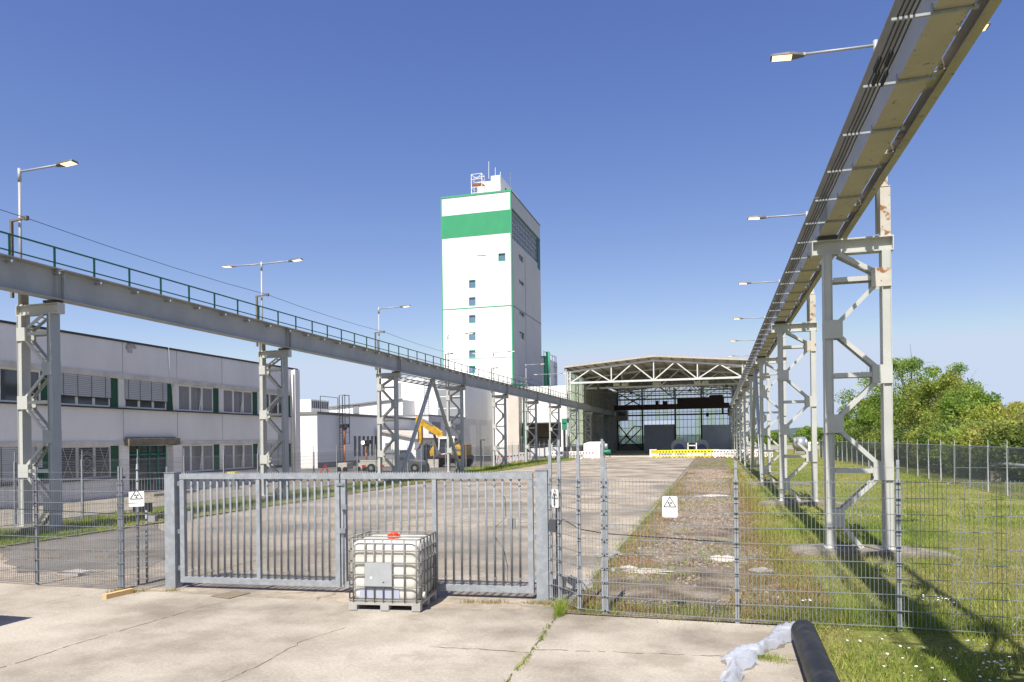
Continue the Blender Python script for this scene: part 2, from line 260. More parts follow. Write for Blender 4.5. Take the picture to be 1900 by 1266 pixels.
# ------------------------------------------------------------------ mesh builder
def V3(a): return Vector(a)
class MB:
    def __init__(s): s.v = []; s.f = []; s.sm = []; s.mi = []; s.cur = 0
    def face(s, idx, smooth=False): s.f.append(idx); s.sm.append(smooth); s.mi.append(s.cur)
    def quad(s, *pts):
        i = len(s.v); s.v += [tuple(p) for p in pts]; s.face(tuple(range(i, i + len(pts)))); return s
    def box(s, x0, y0, z0, x1, y1, z1):
        if x0 > x1: x0, x1 = x1, x0
        if y0 > y1: y0, y1 = y1, y0
        if z0 > z1: z0, z1 = z1, z0
        i = len(s.v)
        s.v += [(x0, y0, z0), (x1, y0, z0), (x1, y1, z0), (x0, y1, z0), (x0, y0, z1), (x1, y0, z1), (x1, y1, z1), (x0, y1, z1)]
        for q in ((3, 2, 1, 0), (4, 5, 6, 7), (0, 1, 5, 4), (1, 2, 6, 5), (2, 3, 7, 6), (3, 0, 4, 7)): s.face(tuple(i + k for k in q))
        return s
    def bar(s, a, b, w, h=None, up=(0, 0, 1)):
        a, b = V3(a), V3(b); h = h or w; d = (b - a).normalized(); up = V3(up)
        if abs(d.dot(up)) > 0.98: up = V3((0, 1, 0)) if abs(d.y) < 0.9 else V3((1, 0, 0))
        sx = d.cross(up).normalized() * w / 2; sz = sx.cross(d).normalized() * h / 2
        i = len(s.v)
        for p in (a, b): s.v += [tuple(p - sx - sz), tuple(p + sx - sz), tuple(p + sx + sz), tuple(p - sx + sz)]
        for q in ((3, 2, 1, 0), (4, 5, 6, 7), (0, 1, 5, 4), (1, 2, 6, 5), (2, 3, 7, 6), (3, 0, 4, 7)): s.face(tuple(i + k for k in q))
        return s
    def tube(s, pts, r, n=8, r2=None, cap=True):
        pts = [V3(p) for p in pts]; i0 = len(s.v); m = len(pts)
        for k, p in enumerate(pts):
            d = ((pts[min(k + 1, m - 1)] - pts[max(k - 1, 0)])).normalized()
            u = V3((0, 0, 1)) if abs(d.z) < 0.9 else V3((1, 0, 0))
            a = d.cross(u).normalized(); b = a.cross(d).normalized()
            rr = r if r2 is None else r + (r2 - r) * k / (m - 1)
            for j in range(n):
                t = 2 * math.pi * j / n; s.v.append(tuple(p + a * math.cos(t) * rr + b * math.sin(t) * rr))
        for k in range(m - 1):
            for j in range(n):
                j2 = (j + 1) % n; s.face((i0 + k * n + j, i0 + k * n + j2, i0 + (k + 1) * n + j2, i0 + (k + 1) * n + j), n > 4)
        if cap: s.face(tuple(i0 + j for j in range(n))[::-1]); s.face(tuple(i0 + (m - 1) * n + j for j in range(n)))
        return s
    def prism(s, pts, off):            # closed outline extruded by a vector
        i = len(s.v); n = len(pts); off = V3(off)
        s.v += [tuple(p) for p in pts] + [tuple(V3(p) + off) for p in pts]
        s.face(tuple(range(i, i + n))[::-1]); s.face(tuple(range(i + n, i + 2 * n)))
        for k in range(n): k2 = (k + 1) % n; s.face((i + k, i + k2, i + n + k2, i + n + k))
        return s
    def ibeam(s, a, b, h, wf, tw=0.02, tf=0.03):   # horizontal I section along a-b (a,b at mid height)
        a, b = V3(a), V3(b); z = V3((0, 0, 1))
        s.bar(a + z * (h - tf) / 2, b + z * (h - tf) / 2, wf, tf); s.bar(a - z * (h - tf) / 2, b - z * (h - tf) / 2, wf, tf)
        s.bar(a, b, tw, h - 2 * tf); return s
    def wall(s, axis, c, a0, a1, z0, z1, holes, t, side):
        """slab in plane axis=c from a0..a1 x z0..z1 with rectangular holes (a0,a1,z0,z1); t thick towards -side"""
        A = sorted({a0, a1, *[h[0] for h in holes], *[h[1] for h in holes]}); Z = sorted({z0, z1, *[h[2] for h in holes], *[h[3] for h in holes]})
        A = [q for q in A if a0 <= q <= a1]; Z = [q for q in Z if z0 <= q <= z1]
        c2 = c - side * t
        def P(a, z, cc): return (cc, a, z) if axis == 'x' else (a, cc, z)
        def solid(i, j):
            if i < 0 or j < 0 or i >= len(A) - 1 or j >= len(Z) - 1: return False
            am = (A[i] + A[i + 1]) / 2; zm = (Z[j] + Z[j + 1]) / 2
            return not any(h[0] < am < h[1] and h[2] < zm < h[3] for h in holes)
        for i in range(len(A) - 1):
            for j in range(len(Z) - 1):
                if not solid(i, j): continue
                x0, x1, y0, y1 = A[i], A[i + 1], Z[j], Z[j + 1]
                s.quad(P(x0, y0, c), P(x1, y0, c), P(x1, y1, c), P(x0, y1, c)); s.quad(P(x0, y0, c2), P(x0, y1, c2), P(x1, y1, c2), P(x1, y0, c2))
                if not solid(i - 1, j): s.quad(P(x0, y0, c), P(x0, y1, c), P(x0, y1, c2), P(x0, y0, c2))
                if not solid(i + 1, j): s.quad(P(x1, y0, c), P(x1, y0, c2), P(x1, y1, c2), P(x1, y1, c))
                if not solid(i, j - 1): s.quad(P(x0, y0, c), P(x0, y0, c2), P(x1, y0, c2), P(x1, y0, c))
                if not solid(i, j + 1): s.quad(P(x0, y1, c), P(x1, y1, c), P(x1, y1, c2), P(x0, y1, c2))
        return s
    def xf(s, M):
        s.v = [tuple(M @ V3(p)) for p in s.v]; return s
    def build(s, name, m, parent=None, label=None):
        me = bpy.data.meshes.new(name)
        off = V3((0, 0, 0))
        if parent is not None:
            q = parent
            while q is not None: off = off + q.location; q = q.parent
        me.from_pydata([(a - off.x, b - off.y, c - off.z) for a, b, c in s.v], [], s.f)
        me.polygons.foreach_set('use_smooth', s.sm)
        ms = m if isinstance(m, (list, tuple)) else [m]
        for q in ms: me.materials.append(MATS[q])
        if len(ms) > 1: me.polygons.foreach_set('material_index', s.mi)
        me.update(); o = bpy.data.objects.new(name, me); COL.objects.link(o)
        if parent is not None: o.parent = parent
        if label: o['label'] = label
        return o
def tag(o, label=None, cat=None, group=None, kind=None):
    if label: o['label'] = label
    if cat: o['category'] = cat
    if group: o['group'] = group
    if kind: o['kind'] = kind
    return o
def thing(name, label, cat, loc=(0, 0, 0), group=None):
    o = bpy.data.objects.new(name, None); COL.objects.link(o); o.location = loc; o.empty_display_size = 0.3
    return tag(o, label, cat, group)
KIDS = {}
def copy_tree(o, parent=None, **kw):
    c = o.copy(); COL.objects.link(c)
    if parent is not None: c.parent = parent
    for ch in [x for x in bpy.data.objects if x.parent is o]: copy_tree(ch, c)
    return c
def copy_thing(o, loc, label, rz=None):
    c = copy_tree(o); c.location = loc
    if rz is not None: c.rotation_euler.z = rz
    c['label'] = label; return c
def npmesh(name, verts, faces, m, parent=None, smooth=False):
    me = bpy.data.meshes.new(name); nv, nf, k = len(verts), len(faces), faces.shape[1]
    me.vertices.add(nv); me.vertices.foreach_set('co', verts.astype(np.float32).ravel())
    me.loops.add(nf * k); me.loops.foreach_set('vertex_index', faces.astype(np.int32).ravel())
    me.polygons.add(nf); me.polygons.foreach_set('loop_start', np.arange(0, nf * k, k, dtype=np.int32)); me.polygons.foreach_set('loop_total', np.full(nf, k, dtype=np.int32))
    me.materials.append(MATS[m]); me.update(calc_edges=True); me.validate()
    o = bpy.data.objects.new(name, me); COL.objects.link(o)
    if parent is not None: o.parent = parent
    return o
ORD = ['first', 'second', 'third', 'fourth', 'fifth', 'sixth', 'seventh', 'eighth', 'ninth', 'tenth', 'eleventh', 'twelfth', 'thirteenth', 'fourteenth', 'fifteenth', 'sixteenth', 'seventeenth', 'eighteenth', 'nineteenth', 'twentieth']
Y1, SP = 17.05, 12.0

# ================================================================== THE GROUND
def sheet(name, pts, z, m, th=None):
    b = MB(); b.quad(*[(p[0], p[1], z) for p in pts]); return tag(b.build(name, m), kind='structure')
sheet('ground', [(-2500, -200), (2500, -200), (2500, 4500), (-2500, 4500)], -0.03, 'far_field')
sheet('lawn', [(1.1, -10), (60, -10), (60, 240), (1.1, 240)], -0.012, 'grass_soil')
sheet('concrete_apron', [(-60, -20), (1.15, -20), (1.15, 10.35), (-60, 10.35)], 0.0, 'apron_concrete')
sheet('verge', [(-21.3, 8), (-17.3, 8), (-17.3, 100), (-21.3, 100)], 0.004, 'grass_soil')
b = MB()
b.quad((-17.3, 10.352, 0), (-2.2, 10.352, 0), (-2.6, 100.5, 0), (-17.3, 100.5, 0)); b.quad((-17.3, 100.5, 0), (-2.6, 100.5, 0), (3.9, 100.5, 0), (3.9, 158, 0), (-20.6, 158, 0), (-20.6, 100.5, 0))
tag(b.build('yard_paving', 'yard_concrete'), kind='structure')
sheet('side_yard', [(-120, 10.352), (-21.302, 10.352), (-21.302, 190), (-120, 190)], -0.004, 'yard_asphalt')
sheet('footpath', [(-28.0, 8), (-22.0, 8), (-22.0, 46), (-28.0, 46)], 0.01, 'path_slabs')
sheet('gravel_strip', [(-2.2, 10.352), (0.95, 10.352), (0.95, 96), (-2.6, 96)], 0.012, 'gravel_soil')
# low kerb lip between the verge and the yard
b = MB(); b.box(-17.42, 10.4, 0, -17.28, 100, 0.05); tag(b.build('kerb', 'concrete_old'), kind='structure')
b = MB(); b.box(-2.26, 10.4, 0, -2.2, 60, 0.02); tag(b.build('kerb', 'concrete_dark'), kind='structure')
# hills on the horizon
hx = np.linspace(-1200, 1500, 140); hv = []; hf = []
for i, x in enumerate(hx):
    top = 9 + 7 * math.exp(-((x - 190) / 120) ** 2) + 3 * math.sin(x * 0.011) + 1.5 * math.sin(x * 0.037 + 1) + rng.random() * 0.8
    for (y, z) in ((1350, -1), (1480, top * 0.55), (1600, top * 1.06), (1900, -1)): hv.append((x, y, z))
for i in range(len(hx) - 1):
    for k in range(3): a = i * 4 + k; hf.append((a, a + 4, a + 5, a + 1))
o = npmesh('hills', np.array(hv), np.array(hf), 'hill_green'); tag(o, kind='structure')

# ---- vegetation made of blades
def blades(name, P, h, wdt, lean, m, z0=0.0, droop=0.0):
    """P (n,2) positions, h (n,) heights"""
    n = len(P); a = rng.random(n) * 2 * np.pi; dx, dy = np.cos(a), np.sin(a)
    la = rng.random(n) * 2 * np.pi; ll = rng.random(n) * lean * h
    base = np.c_[P, np.full(n, z0)]
    s = np.c_[dx * wdt, dy * wdt, np.zeros(n)] * (0.6 + 0.8 * rng.random((n, 1)))
    tip = base + np.c_[np.cos(la) * ll, np.sin(la) * ll, h]
    v = np.stack([base - s, base + s, tip], 1).reshape(-1, 3); f = np.arange(3 * n).reshape(-1, 3)
    return npmesh(name, v, f, m)
def fbm(x, y, s, seed=0):
    r = np.random.default_rng(seed); out = np.zeros_like(x); amp = 1; tot = 0
    for o in range(4):
        for _ in range(3):
            a = r.random() * 6.28; k = s * (2 ** o) * (0.7 + 0.6 * r.random()); out += amp * np.sin((x * math.cos(a) + y * math.sin(a)) * k + r.random() * 6.28)
        tot += amp * 1.7; amp *= 0.55
    return out / tot
def scatter(n, x0, x1, y0, y1, ypow=1.0): return np.c_[x0 + (x1 - x0) * rng.random(n), y0 + (y1 - y0) * rng.random(n) ** ypow]
# lawn on the right
P = scatter(150000, 1.0, 12, 6.5, 24, 1.4); f_ = fbm(P[:, 0], P[:, 1], 0.9, 3); keep = f_ > -0.75; P = P[keep]; f_ = f_[keep]
dry = (fbm(P[:, 0], P[:, 1], 0.5, 5) + 0.25 * (np.abs(P[:, 0] - 1.6) < 0.8) + 0.5 * (np.abs(P[:, 1] - 10.1) < .55) + 0.35 * ((P[:, 0] > 5) & (P[:, 1] > 12.5)) + 0.5 * rng.standard_normal(len(P)) * 0.5) > 0.55
hh = (0.03 + 0.05 * rng.random(len(P))) * (1 + 0.7 * np.clip(f_, -0.4, 1)) * np.where(np.abs(P[:, 1] - 10.5) < .35, 1.8, 1) * np.where(P[:, 0] < 5, 1.25, .8)
tag(blades('lawn_grass', P[~dry], hh[~dry] * 1.25, 0.0058, 0.9, 'grass_green'), 'sunlit short green grass around the trestle feet on the right', 'grass', kind='stuff')
tag(blades('dry_grass', P[dry], hh[dry] * 0.9, 0.0052, 1.2, 'grass_straw'), 'straw coloured dry grass patches in the right lawn', 'grass', kind='stuff')
P = scatter(60000, 1.2, 22, 24, 95, 1.5); f_ = fbm(P[:, 0], P[:, 1], 0.35, 9)
tag(blades('meadow_grass', P, 0.05 + 0.07 * rng.random(len(P)) * (1 + f_), 0.012, 0.9, 'grass_green'), 'far part of the mown lawn behind the first right trestles', 'grass', kind='stuff')
# verge on the left, longest next to the road and round the trestle feet
P = scatter(60000, -21.3, -17.25, 10.6, 60, 1.6); f_ = fbm(P[:, 0], P[:, 1], 1.1, 13)
hh = (0.05 + 0.09 * rng.random(len(P))) * (1 + 0.6 * f_)
tag(blades('verge_grass', P, hh, 0.009, 0.7, 'grass_green'), 'green grass verge under the left crane runway', 'grass', kind='stuff')
P = scatter(9000, -21.3, -17.2, 60, 99); tag(blades('far_verge_grass', P, 0.12 + 0.2 * rng.random(len(P)), 0.02, 0.6, 'grass_green'), 'grass verge along the far end of the left runway', 'grass', kind='stuff')
# weeds in joints
def line_weeds(segs, per, spread, hmin, hmax, name, label, m, wd=0.0035):
    pts = []
    for a, c in segs:
        a, c = np.array(a[:2]), np.array(c[:2]); L = np.linalg.norm(c - a); n = int(L * per); t = rng.random(n)
        g = (np.sin(t * L * 5.1) + np.sin(t * L * 11.7 + 2) + 1.1 * rng.random(n)) > 0.3; t = t[g]
        pts.append(a + (c - a) * t[:, None] + rng.standard_normal((len(t), 2)) * spread)
    P = np.concatenate(pts); h = hmin + (hmax - hmin) * rng.random(len(P)) ** 2
    tag(blades(name, P, h, wd, 0.9, m), label, 'weeds', kind='stuff')
j1, j2, j3 = G(1040, 1130), G(985, 1215), G(940, 1266)
line_weeds([((-17.1, 10.6), (-17.2, 60)), ((-17.2, 13.6), (-8, 14.6)), ((-16, 12.3), (-11.5, 13.8)), ((-14, 19.5), (-3, 20.5)), ((-13, 28), (-3, 28.5))], 260, 0.06, 0.02, 0.09, 'joint_weeds', 'dry weeds growing in the joints of the yard paving', 'grass_dry')
line_weeds([(j1, j2), (j2, j3)], 240, 0.025, 0.02, 0.08, 'crack_weeds', 'grass tufts in the apron crack right of the gate', 'grass_green')
line_weeds([((-2.7, 11.0), (-1.9, 10.45)), (G(1020, 1122), G(1000, 1122)), (G(200, 1100), G(330, 1096)), (G(860, 1118), G(1010, 1120))], 520, 0.05, 0.02, 0.10, 'fence_foot_weeds', 'straw weeds along the foot of the gate and fence', 'grass_dry')
line_weeds([(G(1043, 1125), G(1036, 1148))], 1500, 0.035, 0.06, 0.22, 'grass_tuft', 'tall green grass tuft at the corner post beside the gate', 'grass_green', 0.003)
line_weeds([(G(1405, 1220), G(1450, 1228))], 1800, 0.07, 0.04, 0.12, 'small_tuft', 'small grass tuft growing beside the plastic film', 'grass_green', 0.003)
line_weeds([(G(215, 1098), G(250, 1100))], 1400, 0.06, 0.03, 0.1, 'plank_weeds', 'yellow weeds behind the timber offcut', 'grass_dry', 0.003)
line_weeds([((-2.1, 10.7), (-2.15, 40))], 500, 0.12, 0.03, 0.11, 'strip_edge_weeds', 'weeds between the yard and the gravel strip', 'grass_green', 0.005)
line_weeds([((-1.9, 10.7), (-2.0, 45)), ((.7, 10.7), (.8, 45)), ((1.05, 10.7), (1.15, 40))], 1100, 0.16, 0.02, 0.09, 'rusty_weeds', 'rusty brown dry growth along both edges of the gravel strip', 'grass_dry', 0.005)
line_weeds([((-2.0, 10.75), (1.1, 10.75)), ((1.1, 10.7), (5.5, 10.6)), ((1.3, 11.1), (3, 11.4))], 1700, 0.20, 0.05, 0.20, 'fence_grass', 'longer grass at the inner foot of the right fence', 'grass_green', 0.004)
# gravel strip: stones + weeds
n = 26000; P = scatter(n, -2.1, 1.05, 10.7, 60, 1.9); f_ = fbm(P[:, 0], P[:, 1], 0.9, 21); P = P[f_ > -0.35]
n = len(P); s = (0.009 + 0.024 * rng.random(n) ** 3) * (1 + (P[:, 1] - 10) / 25)
oct_ = np.array([(1, 0, 0), (0, 1, 0), (-1, 0, 0), (0, -1, 0), (0, 0, .7), (0, 0, -.3)]); ff = np.array([(0, 1, 4), (1, 2, 4), (2, 3, 4), (3, 0, 4)])
v = (oct_[None] * (0.6 + 0.8 * rng.random((n, 6, 1)))) * s[:, None, None] + np.c_[P, np.full(n, 0.015)][:, None]
f = (ff[None] + (np.arange(n) * 6)[:, None, None]).reshape(-1, 3)
tag(npmesh('gravel', v.reshape(-1, 3), f, 'stone_brown'), 'loose brown gravel and rubble on the strip between yard and lawn', 'gravel', kind='stuff')
P = scatter(80000, -2.15, 1.7, 10.6, 60, 1.8); f_ = fbm(P[:, 0], P[:, 1], 0.9, 31) + 0.75 * (np.abs(P[:, 0] + 0.35) - 0.75) + .25 * (P[:, 0] > .4); P = P[f_ > 0.18]
tag(blades('strip_weeds', P, 0.03 + 0.08 * rng.random(len(P)), 0.006, 1.1, 'grass_dry'), 'reddish dry weeds spreading over the gravel strip', 'weeds', kind='stuff')
P = scatter(16000, -2.1, 1.4, 11, 90, 1.5); f_ = fbm(P[:, 0], P[:, 1], 0.6, 35); P = P[f_ > 0.25]
tag(blades('strip_grass', P, 0.05 + 0.09 * rng.random(len(P)), 0.008, 0.9, 'grass_green'), 'green clumps growing along the gravel strip', 'grass', kind='stuff')
# pale rubble lumps
def rock(name, p, sx, sy, sz, label, m='stone_pale', seed=1):
    r = random.Random(seed); b = MB(); n = 10; rings = 5; i0 = 0
    for k in range(rings + 1):
        ph = k / rings * math.pi / 2
        for j in range(n):
            t = 2 * math.pi * j / n; q = 0.75 + 0.5 * r.random()
            b.v.append((p[0] + sx * math.cos(ph) * math.cos(t) * q, p[1] + sy * math.cos(ph) * math.sin(t) * q, 0.01 + sz * math.sin(ph) * (0.7 + 0.5 * r.random())))
    for k in range(rings):
        for j in range(n): j2 = (j + 1) % n; b.face((k * n + j, k * n + j2, (k + 1) * n + j2, (k + 1) * n + j))
    b.face(tuple(rings * n + j for j in range(n)))
    return tag(b.build(name, m), label, 'rubble', 'rubble lumps on the gravel strip')
rock('rubble', G(1342, 1040), .32, .22, .09, 'pale concrete lump left of the fence post', seed=2)
rock('rubble', G(1205, 1062), .45, .22, .05, 'flat pale concrete rubble below the warning sign', seed=3)
rock('rubble', G(1165, 1056), .22, .14, .05, 'small pale slab fragment at the left edge of the strip', seed=4)
rock('rubble', G(1325, 922), .7, .3, .08, 'white rubble lump on the strip beyond the sign', seed=5)
rock('rubble', G(1412, 1062), .22, .14, .08, 'dark stone in the grass right of the strip', 'concrete_dark', 6)
rock('rubble', G(1128, 1033), .30, .22, .14, 'dark stone heap at the kerb behind the right fence', 'concrete_dark', 7)
rock('rubble', G(1060, 1092), .42, .30, .20, 'dark boulder behind the gate post', 'concrete_dark', 8)
# daisies
P = scatter(330, 1.5, 6.0, 6.6, 10.0); P = np.concatenate([P, scatter(40, 2.9, 3.4, 11.9, 12.4), scatter(14, 1.2, 1.35, 11.6, 11.75)]); n = len(P)
v = []; f = []
for i, (x, y) in enumerate(P):
    r_ = 0.011 + 0.007 * rng.random(); z = 0.07 + 0.03 * rng.random(); tl = rng.standard_normal(2) * 0.2
    for j in range(6): t = j * math.pi / 3; v.append((x + r_ * math.cos(t), y + r_ * math.sin(t), z + r_ * (math.cos(t) * tl[0] + math.sin(t) * tl[1])))
    f.append([6 * i + j for j in range(6)])
tag(npmesh('daisies', np.array(v), np.array(f), 'petal'), 'white daisies scattered in the grass in front of the right fence', 'flowers', kind='stuff')
# cracks and joints of the front apron, traced on the ground
def crack(pix, wd, seed, name='pavement_crack', z=.004):
    r = random.Random(seed); P_ = [G(*q) for q in pix]; L = []
    for a, c in zip(P_[:-1], P_[1:]):
        n = max(2, int((c - a).length / .09)); nn = V((-(c - a).normalized().y, (c - a).normalized().x, 0))
        for k in range(n): L.append(a.lerp(c, k / n) + nn * r.gauss(0, .012))
    L.append(P_[-1]); b = MB()
    for a, c in zip(L[:-1], L[1:]):
        if r.random() < .13: continue
        nn = V((-(c - a).normalized().y, (c - a).normalized().x, 0)) * wd * r.uniform(.3, 1.0) / 2
        b.quad((a.x - nn.x, a.y - nn.y, z), (c.x - nn.x, c.y - nn.y, z), (c.x + nn.x, c.y + nn.y, z), (a.x + nn.x, a.y + nn.y, z))
    tag(b.build(name, 'crack_dark'), kind='structure')
V = Vector
crack([(0, 1241), (140, 1195), (200, 1178), (378, 1126), (420, 1117)], .014, 1); crack([(415, 1266), (480, 1235), (560, 1190), (640, 1165)], .010, 2)
crack([(800, 1201), (900, 1206), (985, 1212)], .016, 3); crack([(40, 1128), (150, 1104)], .010, 4); crack([(1040, 1128), (1022, 1160), (985, 1210), (940, 1266)], .03, 5)
crack([(985, 1205), (1180, 1212), (1330, 1218), (1480, 1226)], .014, 6); crack([(490, 1152), (545, 1138)], .008, 7); crack([(700, 1160), (760, 1150), (800, 1153)], .006, 8)
crack([(330, 1055 + 20), (150, 1108)], .010, 9)
def patch(pix, m, z, name, seed=0, rough=.05):
    r = random.Random(seed); P_ = [G(*q) for q in pix]; pts = []
    for a, c in zip(P_, P_[1:] + P_[:1]):
        for k in range(8): q = a.lerp(c, k / 8); pts.append((q.x + r.gauss(0, rough), q.y + r.gauss(0, rough), z))
    b = MB(); b.quad(*pts); tag(b.build(name, m), kind='structure')
patch([(20, 1066), (300, 1050), (330, 1010), (290, 970), (150, 990), (0, 1018)], 'yard_asphalt', .006, 'asphalt_patch', 3, .1)
# flush apron items
a, b_, c, d = G(390, 1107), G(432, 1098), G(465, 1101), G(425, 1112)
m_ = MB(); m_.prism([(p.x, p.y, 0.004) for p in (a, d, c, b_)], (0, 0, 0.008)); tag(m_.build('manhole_cover', 'manhole'), 'brown rusty steel cover set in the apron before the gate', 'manhole cover')

# ================================================================== CRANE RUNWAYS
def girder_bays(root, X, y0, y1, sgn, mweb, mflange):
    k = math.floor((y0 - Y1) / SP)
    y = Y1 + k * SP
    while y < y1:
        a, e = max(y, y0), min(y + SP, y1)
        b = MB(); b.bar((X, a + .01, 7.34), (X, e - .01, 7.34), 0.02, 0.86)
        for yy in (a + .12, e - .12): b.box(X - .13, yy - .008, 6.93, X + .13, yy + .008, 7.765)
        w_ = b.build('girder_web', mweb, root)
        b = MB(); b.box(X - .18, a + .01, 6.89, X + .18, e - .01, 6.915); b.build('bottom_flange', mflange, root)
        b = MB(); b.box(X - .24, a + .01, 7.775, X + .24, e - .01, 7.80); b.build('top_flange', mweb, root)
        y += SP
XL, XR = -18.86, 2.37
# left runway with railed walkway
lr = thing('crane_runway', 'long grey steel crane runway on the left with green handrail', 'crane runway', (XL, Y1, 0), 'crane runways')
girder_bays(lr, XL, 9, 148, -1, 'girder_grey', 'girder_grey')
MB().box(XL - .03, 9, 7.803, XL + .03, 148, 7.86).build('rail', 'rust_edge', lr)
b = MB(); b.box(-20.0, 9, 7.70, XL - .245, 100.9, 7.72); b.box(-20.02, 9, 7.62, -19.97, 100.9, 7.80)
b.build('walkway_deck', 'rust_edge', lr)
b = MB()
for i in range(62): y = 9.4 + i * 1.5; b.box(-19.95, y - .03, 7.62, XL + .30, y + .03, 7.69)
b.build('joist', 'galv', lr).__setitem__('kind', 'stuff')
HX = -19.9
for i in range(62):
    y = 16.39 - 7.5 + i * 1.5
    b = MB(); b.bar((HX, y, 7.72), (HX, y, 8.76), .05, .05); b.build('rail_post', 'green_rail', lr)
for z in (8.78, 8.3): MB().bar((HX, 8.8, z), (HX, 100.9, z), .045 if z > 8.5 else .035).build('handrail', 'green_rail', lr)
# walkway truss under the braced bay
b = MB()
for z in (6.55, 6.80): b.bar((-18.95, Y1 + 24, z), (-18.95, Y1 + 36, z), .05)
for z in (6.55,): b.bar((-20.0, Y1 + 24, z), (-20.0, Y1 + 36, z), .05)
for i in range(12): y = Y1 + 24 + i; b.bar((-18.95, y, 6.55), (-18.95, y + 1, 6.80), .03); b.bar((-18.95, y, 6.55), (-20.0, y + 1, 6.55), .03); b.bar((-18.95, y, 6.55), (-20.0, y, 6.55), .04)
b.build('bracing_truss', 'steel_paint', lr)
# right runway with conductor cables and lattice
rr = thing('crane_runway', 'steel crane runway overhead on the right with four black conductor cables', 'crane runway', (XR, Y1, 0), 'crane runways')
girder_bays(rr, XR, -7, 148, 1, 'girder_grey', 'girder_tan')
MB().box(XR - .04, -7, 7.803, XR + .04, 148, 7.92).build('rail', 'rust_edge', rr)
b = MB(); b.box(3.22, -7, 7.55, 3.235, 148, 7.80); b.box(3.10, -7, 7.55, 3.22, 148, 7.562); b.box(3.10, -7, 7.788, 3.22, 148, 7.80); b.build('outer_channel', 'girder_tan', rr)
b = MB(); i = 0; y = -6.5
while y < 101:
    b.bar((2.55, y, 7.66), (3.16, y + 1.5, 7.66), .07, .05) if i % 2 else b.bar((3.16, y, 7.66), (2.55, y + 1.5, 7.66), .07, .05)
    b.prism([(3.10, y - .28, 7.60), (3.10, y + .28, 7.60), (2.62, y, 7.60)] if not i % 2 else [(2.56, y - .28, 7.60), (2.56, y + .28, 7.60), (2.95, y, 7.60)], (0, 0, .012))
    y += 1.5; i += 1
b.build('lattice_bracing', 'girder_tan', rr)
for i in range(73):
    y = -6.6 + 1.49 * i
    if y > 101: break
    b = MB(); b.bar((1.80, y, 6.865), (2.60, y, 6.865), .028, .028); b.box(2.165, y - .03, 6.86, 2.185, y + .03, 6.96); b.box(2.555, y - .03, 6.86, 2.575, y + .03, 6.96)
    b.build('cable_bracket', 'galv', rr)
for k in range(4):
    x = 1.86 + .05 * k; pts = []; y = -6.6
    while y < 101: pts += [(x, y, 6.89), (x, y + .745, 6.872)]; y += 1.49
    MB().tube(pts, .011, 6).build('conductor_cable', 'cable_black', rr)
for x, y in ((1.86, 9.1), (1.91, 9.45), (1.96, 9.0), (2.01, 9.5)): MB().box(x - .018, y, 6.85, x + .018, y + .32, 6.905).build('cable_clamp', 'black_matte', rr)

